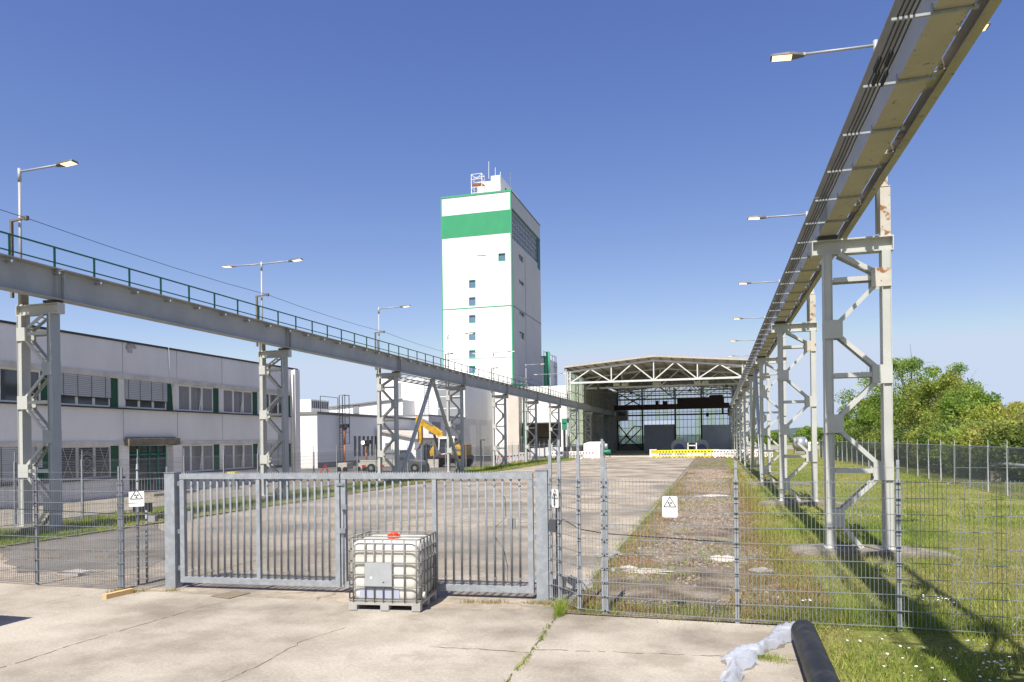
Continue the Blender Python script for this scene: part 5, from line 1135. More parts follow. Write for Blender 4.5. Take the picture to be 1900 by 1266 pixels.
# side walls: low wall, columns, glazing grids
for X, sg_ in ((HL, 1), (HR, -1)):
    nm = 'left' if sg_ > 0 else 'right'
    b = MB(); b.box(X - .12, HF, 0, X - .02, HB, 1.6) if sg_ > 0 else b.box(X + .02, HF, 0, X + .12, HB, 1.6); b.build('side_dado', 'beige_wall', ch)
    b = MB(); xx = X - .10 if sg_ > 0 else X + .04
    b.quad((xx, HF + .2, 1.6), (xx, HF + 14, 1.6), (xx, HF + 14, EZ - .4), (xx, HF + .2, EZ - .4)); b.build('side_glazing', 'pane_green', ch)
    b = MB(); b.quad((xx, HF + 14, 1.6), (xx, HB, 1.6), (xx, HB, EZ - .4), (xx, HF + 14, EZ - .4)); b.build('side_glazing', 'pane_clear' if sg_ < 0 else 'beige_wall', ch)
    b = MB(); y = HF + .3
    while y < HB: b.box(X - .0, y - .03, .2, X + .06, y + .03, EZ - .6) if sg_ > 0 else b.box(X - .06, y - .03, .2, X, y + .03, EZ - .6); y += 1.0
    for z in (1.6, 3.5, 5.5, 7.5, 9.5, 11.5): b.box(X + (.0 if sg_ > 0 else -.05), HF, z - .04, X + (.05 if sg_ > 0 else 0), HB, z + .04)
    b.build('wall_bars', 'inner_steel', ch)
    for k in range(10):
        y = HF + 6 * k; xc = X + sg_ * .30; b = MB()
        for dx in (-.2, .2): b.bar((xc + dx, y, 0), (xc + dx, y, 12.2), .11)
        z = .4; j = 0
        while z < 11.8: b.bar((xc - .2, y, z), (xc + .2, y, z + .55), .05); b.bar((xc + .2, y, z + .55), (xc - .2, y, z + 1.1), .05); z += 1.1
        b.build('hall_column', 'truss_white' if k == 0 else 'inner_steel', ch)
b = MB(); b.box(HL - .12, HF - .25, 0, HL - .02, HF - .02, EZ - .3); b.box(HR + .02, HF - .25, 0, HR + .12, HF - .02, EZ - .3); b.build('front_corner_post', 'truss_white', ch)
# back wall
doors = [(-14.7, -8.35, 0, 5.45), (-2.72, 2.8, 0, 5.2)]
BY_ = 155.0
b = MB(); b.wall('y', BY_, HL, HR, 0, 1.4, [(d[0], d[1], 0, 1.4) for d in doors], .25, -1); b.build('back_dado', 'concrete_dark', ch)
cells = []; nx = 30; zs = [1.4, 3.1, 4.8, 6.4, 8.0, 9.4, 10.7, 12.0, 13.3]
bc = MB(); bg_ = MB(); br_ = random.Random(11)
colg = [br_.random() < .22 for _ in range(nx)]
for i in range(nx):
    xa, xb = HL + (HR - HL) * i / nx, HL + (HR - HL) * (i + 1) / nx
    for j in range(len(zs) - 1):
        if any(d[0] - .1 < (xa + xb) / 2 < d[1] + .1 and zs[j] < d[3] - .6 for d in doors): continue
        g = colg[i] if j < 5 else br_.random() < .12
        if j < 3 and xa < -15: g = br_.random() < .7
        (bg_ if g else bc).quad((xa, BY_, zs[j]), (xb, BY_, zs[j]), (xb, BY_, min(zs[j + 1], roofz(xb))), (xa, BY_, min(zs[j + 1], roofz(xa))))
bc.build('back_glazing', 'pane_clear', ch); bg_.build('back_glazing', 'pane_green', ch, 'pale green tinted panes in the back wall')
b = MB()
for i in range(nx + 1):
    x = HL + (HR - HL) * i / nx; zt_ = roofz(x)
    d_ = [d for d in doors if d[0] < x < d[1]]; zb_ = d_[0][3] if d_ else 1.4
    b.box(x - .035, BY_ - .08, zb_, x + .035, BY_ - .005, zt_)
for z in zs:
    b.box(HL, BY_ - .10, z - .05, HR, BY_ - .082, z + .05) if z > 5.6 else [b.box(a, BY_ - .10, z - .05, c, BY_ - .082, z + .05) for a, c in ((HL, -14.7), (-8.35, -2.72), (2.8, HR))]
b.build('glazing_grid', 'dark_green_steel', ch)
b = MB()
for x in (-20.2, -15.0, -8.2, -2.9, 3.4): b.bar((x, BY_ - .4, 0), (x, BY_ - .4, 13), .32)
b.box(HL, BY_ - .7, 7.3, HR, BY_ - .2, 7.6); b.build('back_columns', 'dark_green_steel', ch)
for x0_, x1_, z0_, z1_ in doors:
    b = MB(); b.box(x0_, BY_ - .3, 0, x1_, BY_ - .15, z1_)
    n = 6
    for k in range(n + 1): x = x0_ + (x1_ - x0_) * k / n; b.box(x - .03, BY_ - .34, 0, x + .03, BY_ - .305, z1_)
    b.build('sliding_door', 'hall_door', ch)
b = MB()     # stair and cross bracing at back left
for a, c in (((-20, 1.4), (-16.6, 5.2)), ((-16.6, 5.2), (-15, 5)), ((-20, 5.5), (-17.4, 2.2)), ((-20, 8.8), (-15.4, 11.2)), ((-20, 12.2), (-15.4, 9.6)), ((-18.6, 3.2), (-15, .3)), ((-15.2, 4.6), (-19, 1))): b.bar((a[0], BY_ - 1.2, a[1]), (c[0], BY_ - 1.2, c[1]), .22)
b.build('bracing', 'dark_green_steel', ch)
sheet('rear_bounce_ground', [(-60, 158.2), (60, 158.2), (60, 230), (-60, 230)], -.01, 'path_slabs')  # pale ground added behind the hall to brighten the lower panes
b = MB(); b.box(HL + .1, HF, .001, HR - .1, HB, .012); b.build('hall_floor', 'roof_under', ch)

# travelling crane inside
oc = thing('bridge_crane', 'dark brown travelling bridge crane spanning inside the hall', 'crane', (-8, 140, 8))
b = MB(); b.box(-18.9, 139.2, 8.05, 2.4, 139.5, 9.0); b.box(-18.9, 140.9, 8.05, 2.4, 141.2, 9.0); b.box(-18.9, 139.0, 8.0, 2.4, 139.8, 8.05); b.build('girder', 'crane_brown', oc)
b = MB(); b.box(-7, 139.2, 9.01, 1.5, 141.2, 10.0); b.box(-11, 139.3, 9.01, -10.5, 140, 9.7); b.box(-9.7, 139.3, 9.01, -8.8, 140, 9.6); b.box(-1.2, 139.3, 10.0, 1.3, 141, 10.4); b.tube([(-1, 140, 10.2), (1.2, 140, 10.2)], .35, 10); b.build('trolley', 'crane_brown', oc)
b = MB(); b.bar((.2, 140, 6.6), (.2, 140, 8.0), .08); b.bar((1.2, 140, 6.9), (1.2, 140, 8.0), .3); b.box(-1.8, 139.8, 6.5, -1.3, 140.2, 7.2); b.build('hook_block', 'black_matte', oc)
b = MB(); b.box(-18.3, 137.6, 6.0, -16.2, 139.1, 7.9); cbn = b.build('operator_cab', 'box_grey', oc); b = MB(); b.box(-17.9, 137.55, 6.9, -16.6, 137.59, 7.7); b.build('cab_window', 'glass_dark', cbn)
b = MB()
for k in range(14): x = -18.5 + k * .9; b.bar((x, 139.1, 9), (x, 139.1, 10), .05)
b.bar((-18.5, 139.1, 10), (-6.8, 139.1, 10), .05); b.bar((-18.5, 139.1, 9.5), (-6.8, 139.1, 9.5), .04); b.build('railing', 'crane_brown', oc)
# hanging heaters and lamps
for i, (u, v) in enumerate(((1144, 714), (1160, 714), (1217, 712.5), (1294, 710.5), (1309, 710))):
    p = PY(u, v, 107.2); t = thing('hanging_heater', f'pale box hanging under the roof trusses, {ORD[i]} from the left', 'heater', p, 'boxes hanging from the roof trusses')
    b = MB(); b.box(p.x - .45, p.y - .3, p.z - .2, p.x + .45, p.y + .3, p.z + .2); b.build('housing', 'olive_panel', t); b = MB(); b.bar((p.x, p.y, p.z + .2), (p.x, p.y, roofz(p.x) - .1), .04); b.build('hanger', 'inner_steel', t)
for i, (u, v) in enumerate(((1110, 722), (1157, 710), (1171, 730), (1215, 709), (1277, 707.5), (1280, 725), (1337, 705), (1348, 717))):
    p = PY(u, v, 108 + 4 * (i % 3)); t = thing('hall_lamp', f'dark bell shaped lamp hanging in the hall, {ORD[i]} from the left', 'lamp', p, 'bell lamps hanging in the hall')
    b = MB(); b.tube([(p.x, p.y, p.z - .15), (p.x, p.y, p.z + .25)], .35, 10, .1); b.build('shade', 'lamp_dark', t); b = MB(); b.bar((p.x, p.y, p.z + .25), (p.x, p.y, roofz(p.x) - .1), .03); b.build('hanger', 'inner_steel', t)

# ================================================================== YARD THINGS
# inner fence along the left verge: one thing, posts as parts
lf = thing('mesh_fence', 'thin mesh fence with slim posts running along the left side yard', 'fence', (-21.4, 20.2, 0), 'mesh fences round the yard')
ys = [15.2 + 2.52 * i for i in range(34)]
for y in ys:
    b = MB(); b.box(-21.43, y - .03, 0, -21.37, y + .03, 2.05); b.bar((-21.4, y, 2.05), (-21.4, y, 2.38), .025); b.build('fence_post', 'galv', lf)
for i in range(len(ys) - 1):
    b = MB(); p, q = V((-21.36, ys[i], 0)), V((-21.36, ys[i + 1], 0))
    mesh_panel(b, p, q, zt=2.0, dx=.05 if i < 12 else .10, wv=.0045 if i < 12 else .006, wh=.006); b.bar((p.x, p.y, 2.3), (q.x, q.y, 2.3), .004); b.build('mesh_panel', 'galv_wire', lf)
# far right boundary fence
pl = [G(1834, 913), G(1771.5, 898.7), G(1703, 885), G(1667, 877), G(1612, 867.5), G(1581, 860.5), G(1521, 849.5)]; pl.insert(0, pl[0] + (pl[0] - pl[2]).normalized() * 14)
bf = thing('mesh_fence', 'long grey mesh boundary fence with pale posts in front of the trees', 'fence', pl[0], 'mesh fences round the yard')
pts = []
for k in range(len(pl) - 1):
    L = (pl[k + 1] - pl[k]).length; n = round(L / 2.52)
    for i in range(n): pts.append(pl[k].lerp(pl[k + 1], i / n))
pts.append(pl[-1])
for p in pts:
    b = MB(); b.box(p.x - .03, p.y - .03, 0, p.x + .03, p.y + .03, 2.03); b.bar((p.x, p.y, 2.03), (p.x, p.y, 2.3), .025); b.build('fence_post', 'post_grey', bf)
for i in range(len(pts) - 1):
    b = MB(); o_ = V((.045, 0, 0)); mesh_panel(b, pts[i] + o_, pts[i + 1] + o_, zt=2.0, dx=.05, wv=.005, wh=.007); b.build('mesh_panel', 'galv_dark', bf)
b = MB()
for i in range(len(pts) - 1): b.bar((pts[i].x, pts[i].y, 1.98), (pts[i + 1].x, pts[i + 1].y, 1.98), .035)
b.build('top_rail', 'galv', bf)

# ---- wheeled excavator
EYY = 66.0
def q2(x, y): return PY(750 + x / 9.046, 740 + y / 9.043, EYY)
ex = thing('wheeled_excavator', 'yellow wheeled excavator with raised folded arm beside the yard fence', 'excavator', (q2(640, 1100).x, EYY, 0))
def poly(pts, y, th, name, m, par=ex):
    P_ = [q2(*p) for p in pts]; b = MB(); b.prism([(p.x, EYY + y, p.z) for p in P_][::-1], (0, th, 0)); return b.build(name, m, par)
poly([(300, 385), (330, 360), (460, 440), (560, 500), (640, 560), (660, 640), (640, 680), (600, 640), (480, 570), (370, 500), (290, 440)], -.25, .5, 'boom', 'yellow_paint')
poly([(575, 620), (650, 600), (660, 700), (640, 800), (600, 800), (590, 700)], -.2, .4, 'boom_foot', 'yellow_paint')
poly([(215, 300), (255, 275), (320, 370), (300, 480), (305, 680), (290, 760), (255, 750), (260, 600), (240, 440), (200, 420)], -.2, .4, 'stick', 'yellow_paint')
poly([(235, 440), (258, 440), (262, 760), (235, 760)], -.1, .2, 'stick_cylinder', 'black_matte')
poly([(190, 730), (290, 745), (270, 800), (230, 850), (180, 860), (200, 800)], -.3, .6, 'gripper', 'galv_dark')
poly([(340, 340), (420, 380), (500, 440), (490, 460), (400, 410), (330, 365)], -.3, .08, 'hydraulic_hoses', 'galv_dark')
poly([(500, 600), (530, 600), (600, 830), (570, 840)], -.3, .2, 'boom_cylinder', 'black_matte')
poly([(650, 670), (900, 660), (890, 910), (680, 930), (640, 860)], -.9, .9, 'cab', 'glass_dark')
b = MB(); 
for a, c in (((650, 665), (900, 655)), ((890, 660), (890, 900)), ((650, 670), (640, 860)), ((890, 900), (680, 930))): b.bar(tuple(q2(*a) - V((0, .93, 0))), tuple(q2(*c) - V((0, .93, 0))), .10)
b.build('cab_frame', 'frame_white', ex)
poly([(640, 640), (905, 628), (905, 665), (640, 678)], -1.0, 1.1, 'cab_roof', 'sign_white')
poly([(900, 770), (1065, 770), (1070, 960), (900, 960)], -1.1, 2.2, 'engine_cover', 'yellow_paint')
poly([(500, 880), (560, 780), (580, 950), (510, 960)], -1.15, .5, 'step_box', 'yellow_paint')
poly([(640, 930), (1090, 950), (1100, 1010), (640, 985)], -1.2, 2.4, 'turntable_deck', 'crane_brown')
poly([(450, 985), (640, 985), (1040, 1010), (1040, 1080), (460, 1080)], -.8, 1.6, 'chassis', 'black_matte')
poly([(470, 1010), (660, 1010), (660, 1150), (470, 1150)], -1.35, .12, 'dozer_plate', 'bed_beige')
for x in (540, 1000):
    for y in (-1.2, .75):
        p = q2(x, 1060); w_ = MB(); w_.tube([(p.x, EYY + y, .55), (p.x, EYY + y + .45, .55)], .55, 20); wo = w_.build('wheel', 'rubber', ex)
        w_ = MB(); w_.tube([(p.x, EYY + y - .02, .55), (p.x, EYY + y + .02, .55)], .26, 14); w_.build('hub', 'yellow_paint', wo)
b = MB(); p = q2(870, 800); b.tube([q2(880, 780) - V((0, 1, 0)), q2(1010, 720) - V((0, 1, 0))], .04, 6); p = q2(1015, 735); b.box(p.x - .12, EYY - 1.1, p.z - .25, p.x + .12, EYY - 1.0, p.z + .25); b.build('mirror', 'black_matte', ex)

# ---- flatbed truck and mast lights
TYY = 55.0
def q3(u, v): return PY(u, v, TYY)
tr = thing('flatbed_truck', 'small flatbed truck with dark grey cab parked beyond the gate', 'truck', (q3(720, 878).x, TYY, 0))
p, q = q3(668, 866), q3(741, 856); b = MB(); b.box(p.x, TYY, p.z, q.x, TYY + 1.9, q.z); b.box(p.x, TYY - .02, q.z, q.x, TYY + .02, q.z + .12); b.build('flatbed', 'bed_beige', tr)
b = MB(); b.box(p.x + .1, TYY + .2, .45, q.x + 1, TYY + 1.7, p.z - .01); b.build('chassis', 'black_matte', tr)
for u in (672, 706): r_ = q3(u, 876); b = MB(); b.box(r_.x, TYY - .03, .42, r_.x + .34, TYY + .03, .62); b.build('tail_light', 'tail_red', tr)
cab = [(741, 873), (741, 845), (747, 840), (756, 853), (776, 857), (781, 863), (782, 876)]
P_ = [q3(*a) for a in cab]; b = MB(); b.prism([(a.x, TYY - .1, a.z) for a in P_], (0, 1.9, 0)); b.build('cab', 'car_grey', tr)
p = q3(743, 848); q = q3(750, 853); b = MB(); b.box(p.x, TYY - .13, q.z, q.x, TYY - .101, p.z); b.build('cab_window', 'glass_dark', tr)
for u in (690, 771):
    p = q3(u, 873); b = MB(); b.tube([(p.x, TYY - .18, .36), (p.x, TYY + .1, .36)], .36, 18); wo = b.build('wheel', 'rubber', tr); b = MB(); b.tube([(p.x, TYY - .19, .36), (p.x, TYY - .17, .36)], .17, 14); b.build('hub', 'galv_dark', wo)
p, q = q3(708, 856), q3(741, 835); b = MB(); b.box(p.x, TYY + .1, p.z, q.x, TYY + 1.8, p.z + .9); b.build('load_box', 'panel_grey', tr)
def mast(u, v0, v1, ub0, ub1, vb, label, bulb, Y_=57.0):
    t = thing('mast_light', label, 'mast light', (PY(u, v0, Y_).x, Y_, 0), 'mobile mast lights')
    a, c = PY(u, v0, Y_), PY(u - 1.5, v1, Y_); b = MB(); b.tube([(a.x, Y_, max(a.z, .2)), (a.x, Y_, (a.z + c.z) / 2)], .075, 8); b.tube([(a.x, Y_, (a.z + c.z) / 2), (a.x, Y_, c.z)], .055, 8); b.build('mast', 'orange', t)
    b = MB(); b.box(a.x - .42, Y_ - .15, c.z - .05, a.x - .05, Y_ + .1, c.z + .3); b.box(a.x + .05, Y_ - .15, c.z, a.x + .45, Y_ + .1, c.z + .34); b.box(a.x - .15, Y_ - .1, c.z - .2, a.x + .2, Y_ + .1, c.z + .1); h = b.build('floodlights', 'black_matte', t)
    if bulb: b = MB(); b.box(a.x - .38, Y_ - .18, c.z, a.x - .12, Y_ - .151, c.z + .25); b.build('lit_lens', 'bulb_white', h)
    p, q = PY(ub0, vb[1], Y_), PY(ub1, vb[0], Y_); b = MB(); b.box(p.x, Y_ - .5, max(p.z, .15), q.x, Y_ + .6, q.z); b.build('generator_box', 'bed_beige', t)
    b = MB()
    for xx in (p.x + .15, q.x - .15): b.tube([(xx, Y_ - .6, .2), (xx, Y_ - .45, .2)], .2, 12)
    b.build('wheels', 'rubber', t)
mast(639.5, 858, 794, 632, 648.5, (859, 875), 'orange telescopic light mast on a beige box before the annex', False)
mast(680, 856, 824, 668, 684, (859, 875), 'lower light mast with a lit floodlight behind the flatbed truck', True, 58)
a, c, d = PY(594, 878, 45), PY(603, 863, 45), PY(611, 878, 45)
t = thing('folding_sign', 'red and white folding triangle warning sign standing beyond the gate', 'warning sign', (c.x, 45, 0)); b = MB(); b.bar(a, c, .05); b.bar(c, d, .05); b.build('rim', 'red_paint', t)
b = MB(); b.bar((c.x, 45.1, c.z), (c.x, 45.5, 0), .04); b.bar((a.x, 45, a.z), (a.x, 45.05, 0), .04); b.bar((d.x, 45, a.z), (d.x, 45.05, 0), .04); b.build('legs', 'galv_dark', t)
t = thing('yellow_box', 'low yellow tub on the path before the office', 'tub', PY(428, 878, 34)); p, q = PY(421, 880, 34), PY(436, 876, 34); b = MB(); b.box(p.x, 34, q.z - .1, q.x, 34.4, q.z); b.build('lid', 'yellow_barrier', t); b = MB(); b.box(p.x + .02, 34.02, 0, q.x - .02, 34.38, q.z - .101); b.build('tub', 'box_grey', t)
# grit boxes, hut, compressor, green pump
wb = thing('concrete_hut', 'small white concrete hut at the left front of the crane hall', 'hut', (-16.5, 97.5, 0))
p, q = PY(1083, 852, 97), PY(1113, 820, 97); b = MB(); b.prism([(p.x, 97, 0), (p.x, 101.5, 0), (p.x, 101.5, q.z), (p.x, 97, q.z - .25)][::-1], (q.x - p.x, 0, 0)); b.build('block', 'wall_white', wb); b = MB(); b.box(q.x + .002, 98, 0, q.x + .04, 99, 1.7); b.build('door', 'box_grey', wb)
gc = thing('air_compressor', 'green compressor tank with a small upright cylinder beside the white hut', 'compressor', PY(1124, 847, 100)); p, q = PY(1116, 845, 100), PY(1133, 838, 100); b = MB(); b.tube([(p.x, 100, .75), (q.x, 100, .75)], .32, 14); b.build('tank', 'machine_green', gc)
b = MB(); m_ = (p.x + q.x) / 2; b.tube([(m_, 100, 1.05), (m_, 100, 1.9)], .25, 12); b.build('cylinder', 'tank_metal', gc); b = MB()
for xx in (p.x + .1, q.x - .1): b.bar((xx, 100, 0), (xx, 100, .5), .1)
b.build('legs', 'black_matte', gc)
gm = thing('green_pump', 'green machine bracket on a dark post at the hall left front corner', 'machine', PY(1047, 845, 99)); a_ = PY(1043, 777, 99); c_ = PY(1051, 798, 99); b = MB(); b.box(a_.x, 98.8, c_.z, c_.x, 99.2, a_.z); b.box(a_.x, 98.7, a_.z - .6, c_.x + .3, 99.3, a_.z); b.build('body', 'machine_green', gm); b = MB(); b.bar(((a_.x + c_.x) / 2, 99, 0), ((a_.x + c_.x) / 2, 99, c_.z), .3); b.build('post', 'black_matte', gm)
for i, (u0, u1, vt, vb) in enumerate(((985, 1010, 832, 846), (1012, 1046, 830, 846))):
    p, q = PY(u0, vb, 100), PY(u1, vt, 100); t = thing('white_container', f'low white container behind the left fence before the loading bay, {("left", "right")[i]} one of two', 'container', (p.x, 100, 0)); b = MB(); b.box(p.x, 100, .25, q.x, 102.4, q.z); b.build('box', 'wall_white', t)
    b = MB(); b.box(p.x + .1, 99.97, .05, q.x - .1, 102, .249); b.build('skid', 'galv_dark', t)
t = thing('dark_container', 'dark open skip behind the fence in front of the doored block', 'skip', PY(905, 850, 84)); p, q = PY(868, 858, 84), PY(921, 846, 84); b = MB(); b.prism([(p.x, 84, q.z), (p.x + .6, 84, .1), (q.x - .6, 84, .1), (q.x, 84, q.z)][::-1], (0, 2.2, 0)); b.build('skip_body', 'box_dark', t); b = MB(); b.box(p.x - .1, 83.95, q.z, q.x + .1, 84.1, q.z + .12); b.build('rim', 'box_grey', t)
for u, v0, v1, Y_, lb in ((892.5, 863, 818, 62, 'dark path lamp post beyond the left fence'), (792, 872, 824, 52, 'brown post beside the excavator')):
    a_ = PY(u, v0, Y_); c_ = PY(u, v1, Y_); t = thing('lamp_post', lb, 'post', (a_.x, Y_, 0)); b = MB(); b.bar((a_.x, Y_, 0), (a_.x, Y_, c_.z), .12); b.build('post', 'dark_edge', t)
    b = MB(); b.box(a_.x - .05, Y_ - .1, c_.z, a_.x + .38, Y_ + .1, c_.z + .14); b.build('head', 'lamp_dark', t)
for i, (u, r_) in enumerate(((1260, 1.18), (1301.5, 1.12))):
    Y_ = 112; p = PY(u, 833, Y_); t = thing('cable_reel', f'large grey cable reel with blue drum behind the barriers, {("left", "right")[i]} one of two', 'cable reel', (p.x, Y_, 0), 'cable reels in the hall')
    b = MB(); b.tube([(p.x, Y_, r_ + .05), (p.x, Y_ + .06, r_ + .05)], r_, 32); b.build('flange', 'reel_grey', t); b = MB(); b.tube([(p.x, Y_ + 1.1, r_ + .05), (p.x, Y_ + 1.16, r_ + .05)], r_, 32); b.build('flange', 'reel_grey', t)
    b = MB(); b.tube([(p.x, Y_ - .3, r_ * .8), (p.x, Y_ + 1.09, r_ * .8)], r_ * .62, 24); b.build('drum', 'reel_blue', t)
t = thing('steel_stand', 'white H shaped steel stand behind the yellow barriers', 'stand', PY(1284, 845, 103)); a_, c_ = PY(1276.5, 822, 103), PY(1292, 822, 103); b = MB()
for x in (a_.x, c_.x): b.bar((x, 103, 0), (x, 103, a_.z), .14)
b.bar((a_.x, 103, 1.5), (c_.x, 103, 1.5), .14); b.build('frame', 'frame_white', t)
t = thing('white_crate', 'small white crate left of the yellow barriers', 'crate', PY(1209, 846, 101)); p = PY(1206, 846, 101.5); b = MB(); b.box(p.x, 101, .02, p.x + .9, 101.8, .95); b.box(p.x - .04, 100.96, .95, p.x + .94, 101.84, 1.02); b.build('crate', 'wall_white', t)
# ---- construction barriers
def barrier(mband, mbody, name_lab, group):
    t = thing('barrier', name_lab, 'barrier', (0, 0, 0), group)
    sl_ = MB(); b = MB()                                  # body with slots: rails + slats
    b.box(0, -.03, .12, 2.0, .03, .20); b.box(0, -.03, .86, 2.0, .03, 1.0); b.box(0, -.03, .60, 2.0, .03, .66)
    for k in range(11): x = .03 + k * .194; sl_.box(x - .035, -.025, .20, x + .035, .025, .60)
    b.box(0, -.025, .66, 2.0, .025, .86); b.box(.15, -.25, 0, .35, .25, .10); b.box(1.65, -.25, 0, 1.85, .25, .10); b.box(.22, -.03, .1, .28, .03, .12); b.box(1.72, -.03, .1, 1.78, .03, .12); b.build('body', mbody, t); sl_.build('slats', 'sign_white', t)
    b = MB()
    for k in range(5): b.box(.12 + k * .39, -.034, .68, .12 + k * .39 + .2, -.026, .85); b.box(.12 + k * .39, -.034, .13, .12 + k * .39 + .2, -.031, .19)
    b.build('band', mband, t); return t
yb = barrier('dark_edge', 'yellow_barrier', 'yellow construction barrier with black squares, first from the left before the hall', 'yellow barriers before the hall')
rb_ = barrier('red_paint', 'sign_white', 'white construction barrier with red squares, first right of the yellow ones', 'red and white barriers')
def place(proto, first, a, c, label):
    o = proto if first else copy_thing(proto, (0, 0, 0), label)
    o.location = (a[0], a[1], 0); o.rotation_euler.z = math.atan2(c[1] - a[1], c[0] - a[0]); o['label'] = label; return o
x = PY(1222, 848, 96).x
for i in range(5): place(yb, i == 0, (x + 2.05 * i, 96.0 + .03 * i), (x + 2.05 * i + 2, 96.0 + .03 * i), f'yellow construction barrier with black squares, {ORD[i]} from the left before the hall')
place(yb, False, (x - .05, 96.3), (x - 1.1, 98.0), 'yellow construction barrier turned sideways at the left end of the row')
for i in range(3): place(yb, False, (x + 1.5 + 2.05 * i, 99.5), (x + 3.5 + 2.05 * i, 99.5), f'yellow barrier in the second row behind, {ORD[i]} from the left')
xr = PY(1323, 848, 95.5).x
for i in range(3): place(rb_, i == 0, (xr + 2.08 * i, 95.4 - .2 * i), (xr + 2.08 * i + 2, 95.4 - .25 * i), f'white barrier with red squares, {ORD[i]} right of the yellow row')
xl = PY(1039, 848, 92).x
for i in range(3): place(rb_, False, (xl + 2.05 * i - 1.6, 92), (xl + 2.05 * i + .4, 92.2), f'white barrier with red squares, {ORD[i]} of three left of the concrete hut')
for i in range(4): a_ = G(921 + 13 * i, 861 - 2.2 * i); place(rb_, False, (a_.x, a_.y), (a_.x + 1, a_.y + .9), f'white barrier with red squares before the tower foot, {ORD[i]} from the left')
place(rb_, False, (4.6, 93.5), (6.6, 93.4), 'white barrier with red squares behind the right trestles')
# ---- pressure tank beyond the right lawn
t = thing('storage_tank', 'grey horizontal storage tank on a plinth at the far end of the lawn', 'tank', (12.5, 120, 0)); a_ = PY(1471, 826, 116); c_ = PY(1499, 826, 116); b = MB(); zc = a_.z + .15; b.tube([(a_.x, 116, zc), (a_.x + .4, 116, zc)], .5, 18, 1.1); b.tube([(a_.x + .4, 116, zc), (c_.x - .4, 116, zc)], 1.1, 18); b.tube([(c_.x - .4, 116, zc), (c_.x, 116, zc)], 1.1, 18, .5); b.build('vessel', 'tank_metal', t)
b = MB(); b.box(a_.x + .2, 115.4, 0, c_.x - .3, 116.6, zc - .7); b.build('plinth', 'concrete_dark', t); b = MB(); b.box(c_.x, 115.6, 0, c_.x + .3, 116, zc); b.box(c_.x, 115.6, zc, c_.x + 1.4, 116.2, zc + .3); b.build('valve_frame', 'frame_white', t)
# concrete blocks and pipe behind the boundary fence
for i, (u, v0, v1, Y_) in enumerate(((1735, 876, 865, 46), (1790, 884, 871, 41), (1852, 893, 879, 37))):
    p = G(u, v0 + 1); t = thing('concrete_block', f'concrete block behind the boundary fence, {ORD[i]} from the left', 'block', p, 'blocks carrying the pipe'); b = MB(); b.box(p.x - .35, p.y, 0, p.x + .4, p.y + .7, .55); b.build('block', 'concrete_old', t)
    b = MB(); b.bar((p.x, p.y + .3, .55), (p.x, p.y + .3, .85), .05); b.bar((p.x - .3, p.y + .3, .85), (p.x + .3, p.y + .3, .85), .05); b.build('pipe_support', 'galv_dark', t)
p, q = G(1735, 876), G(1852, 893); d_ = (q - p).normalized(); b = MB(); b.tube([p - d_ * 3 + V((0, .3, .95)), q + d_ * 8 + V((0, .3, .95))], .09, 10); tag(b.build('grey_pipe', 'galv'), 'grey pipe raised on concrete blocks behind the boundary fence', 'pipe')

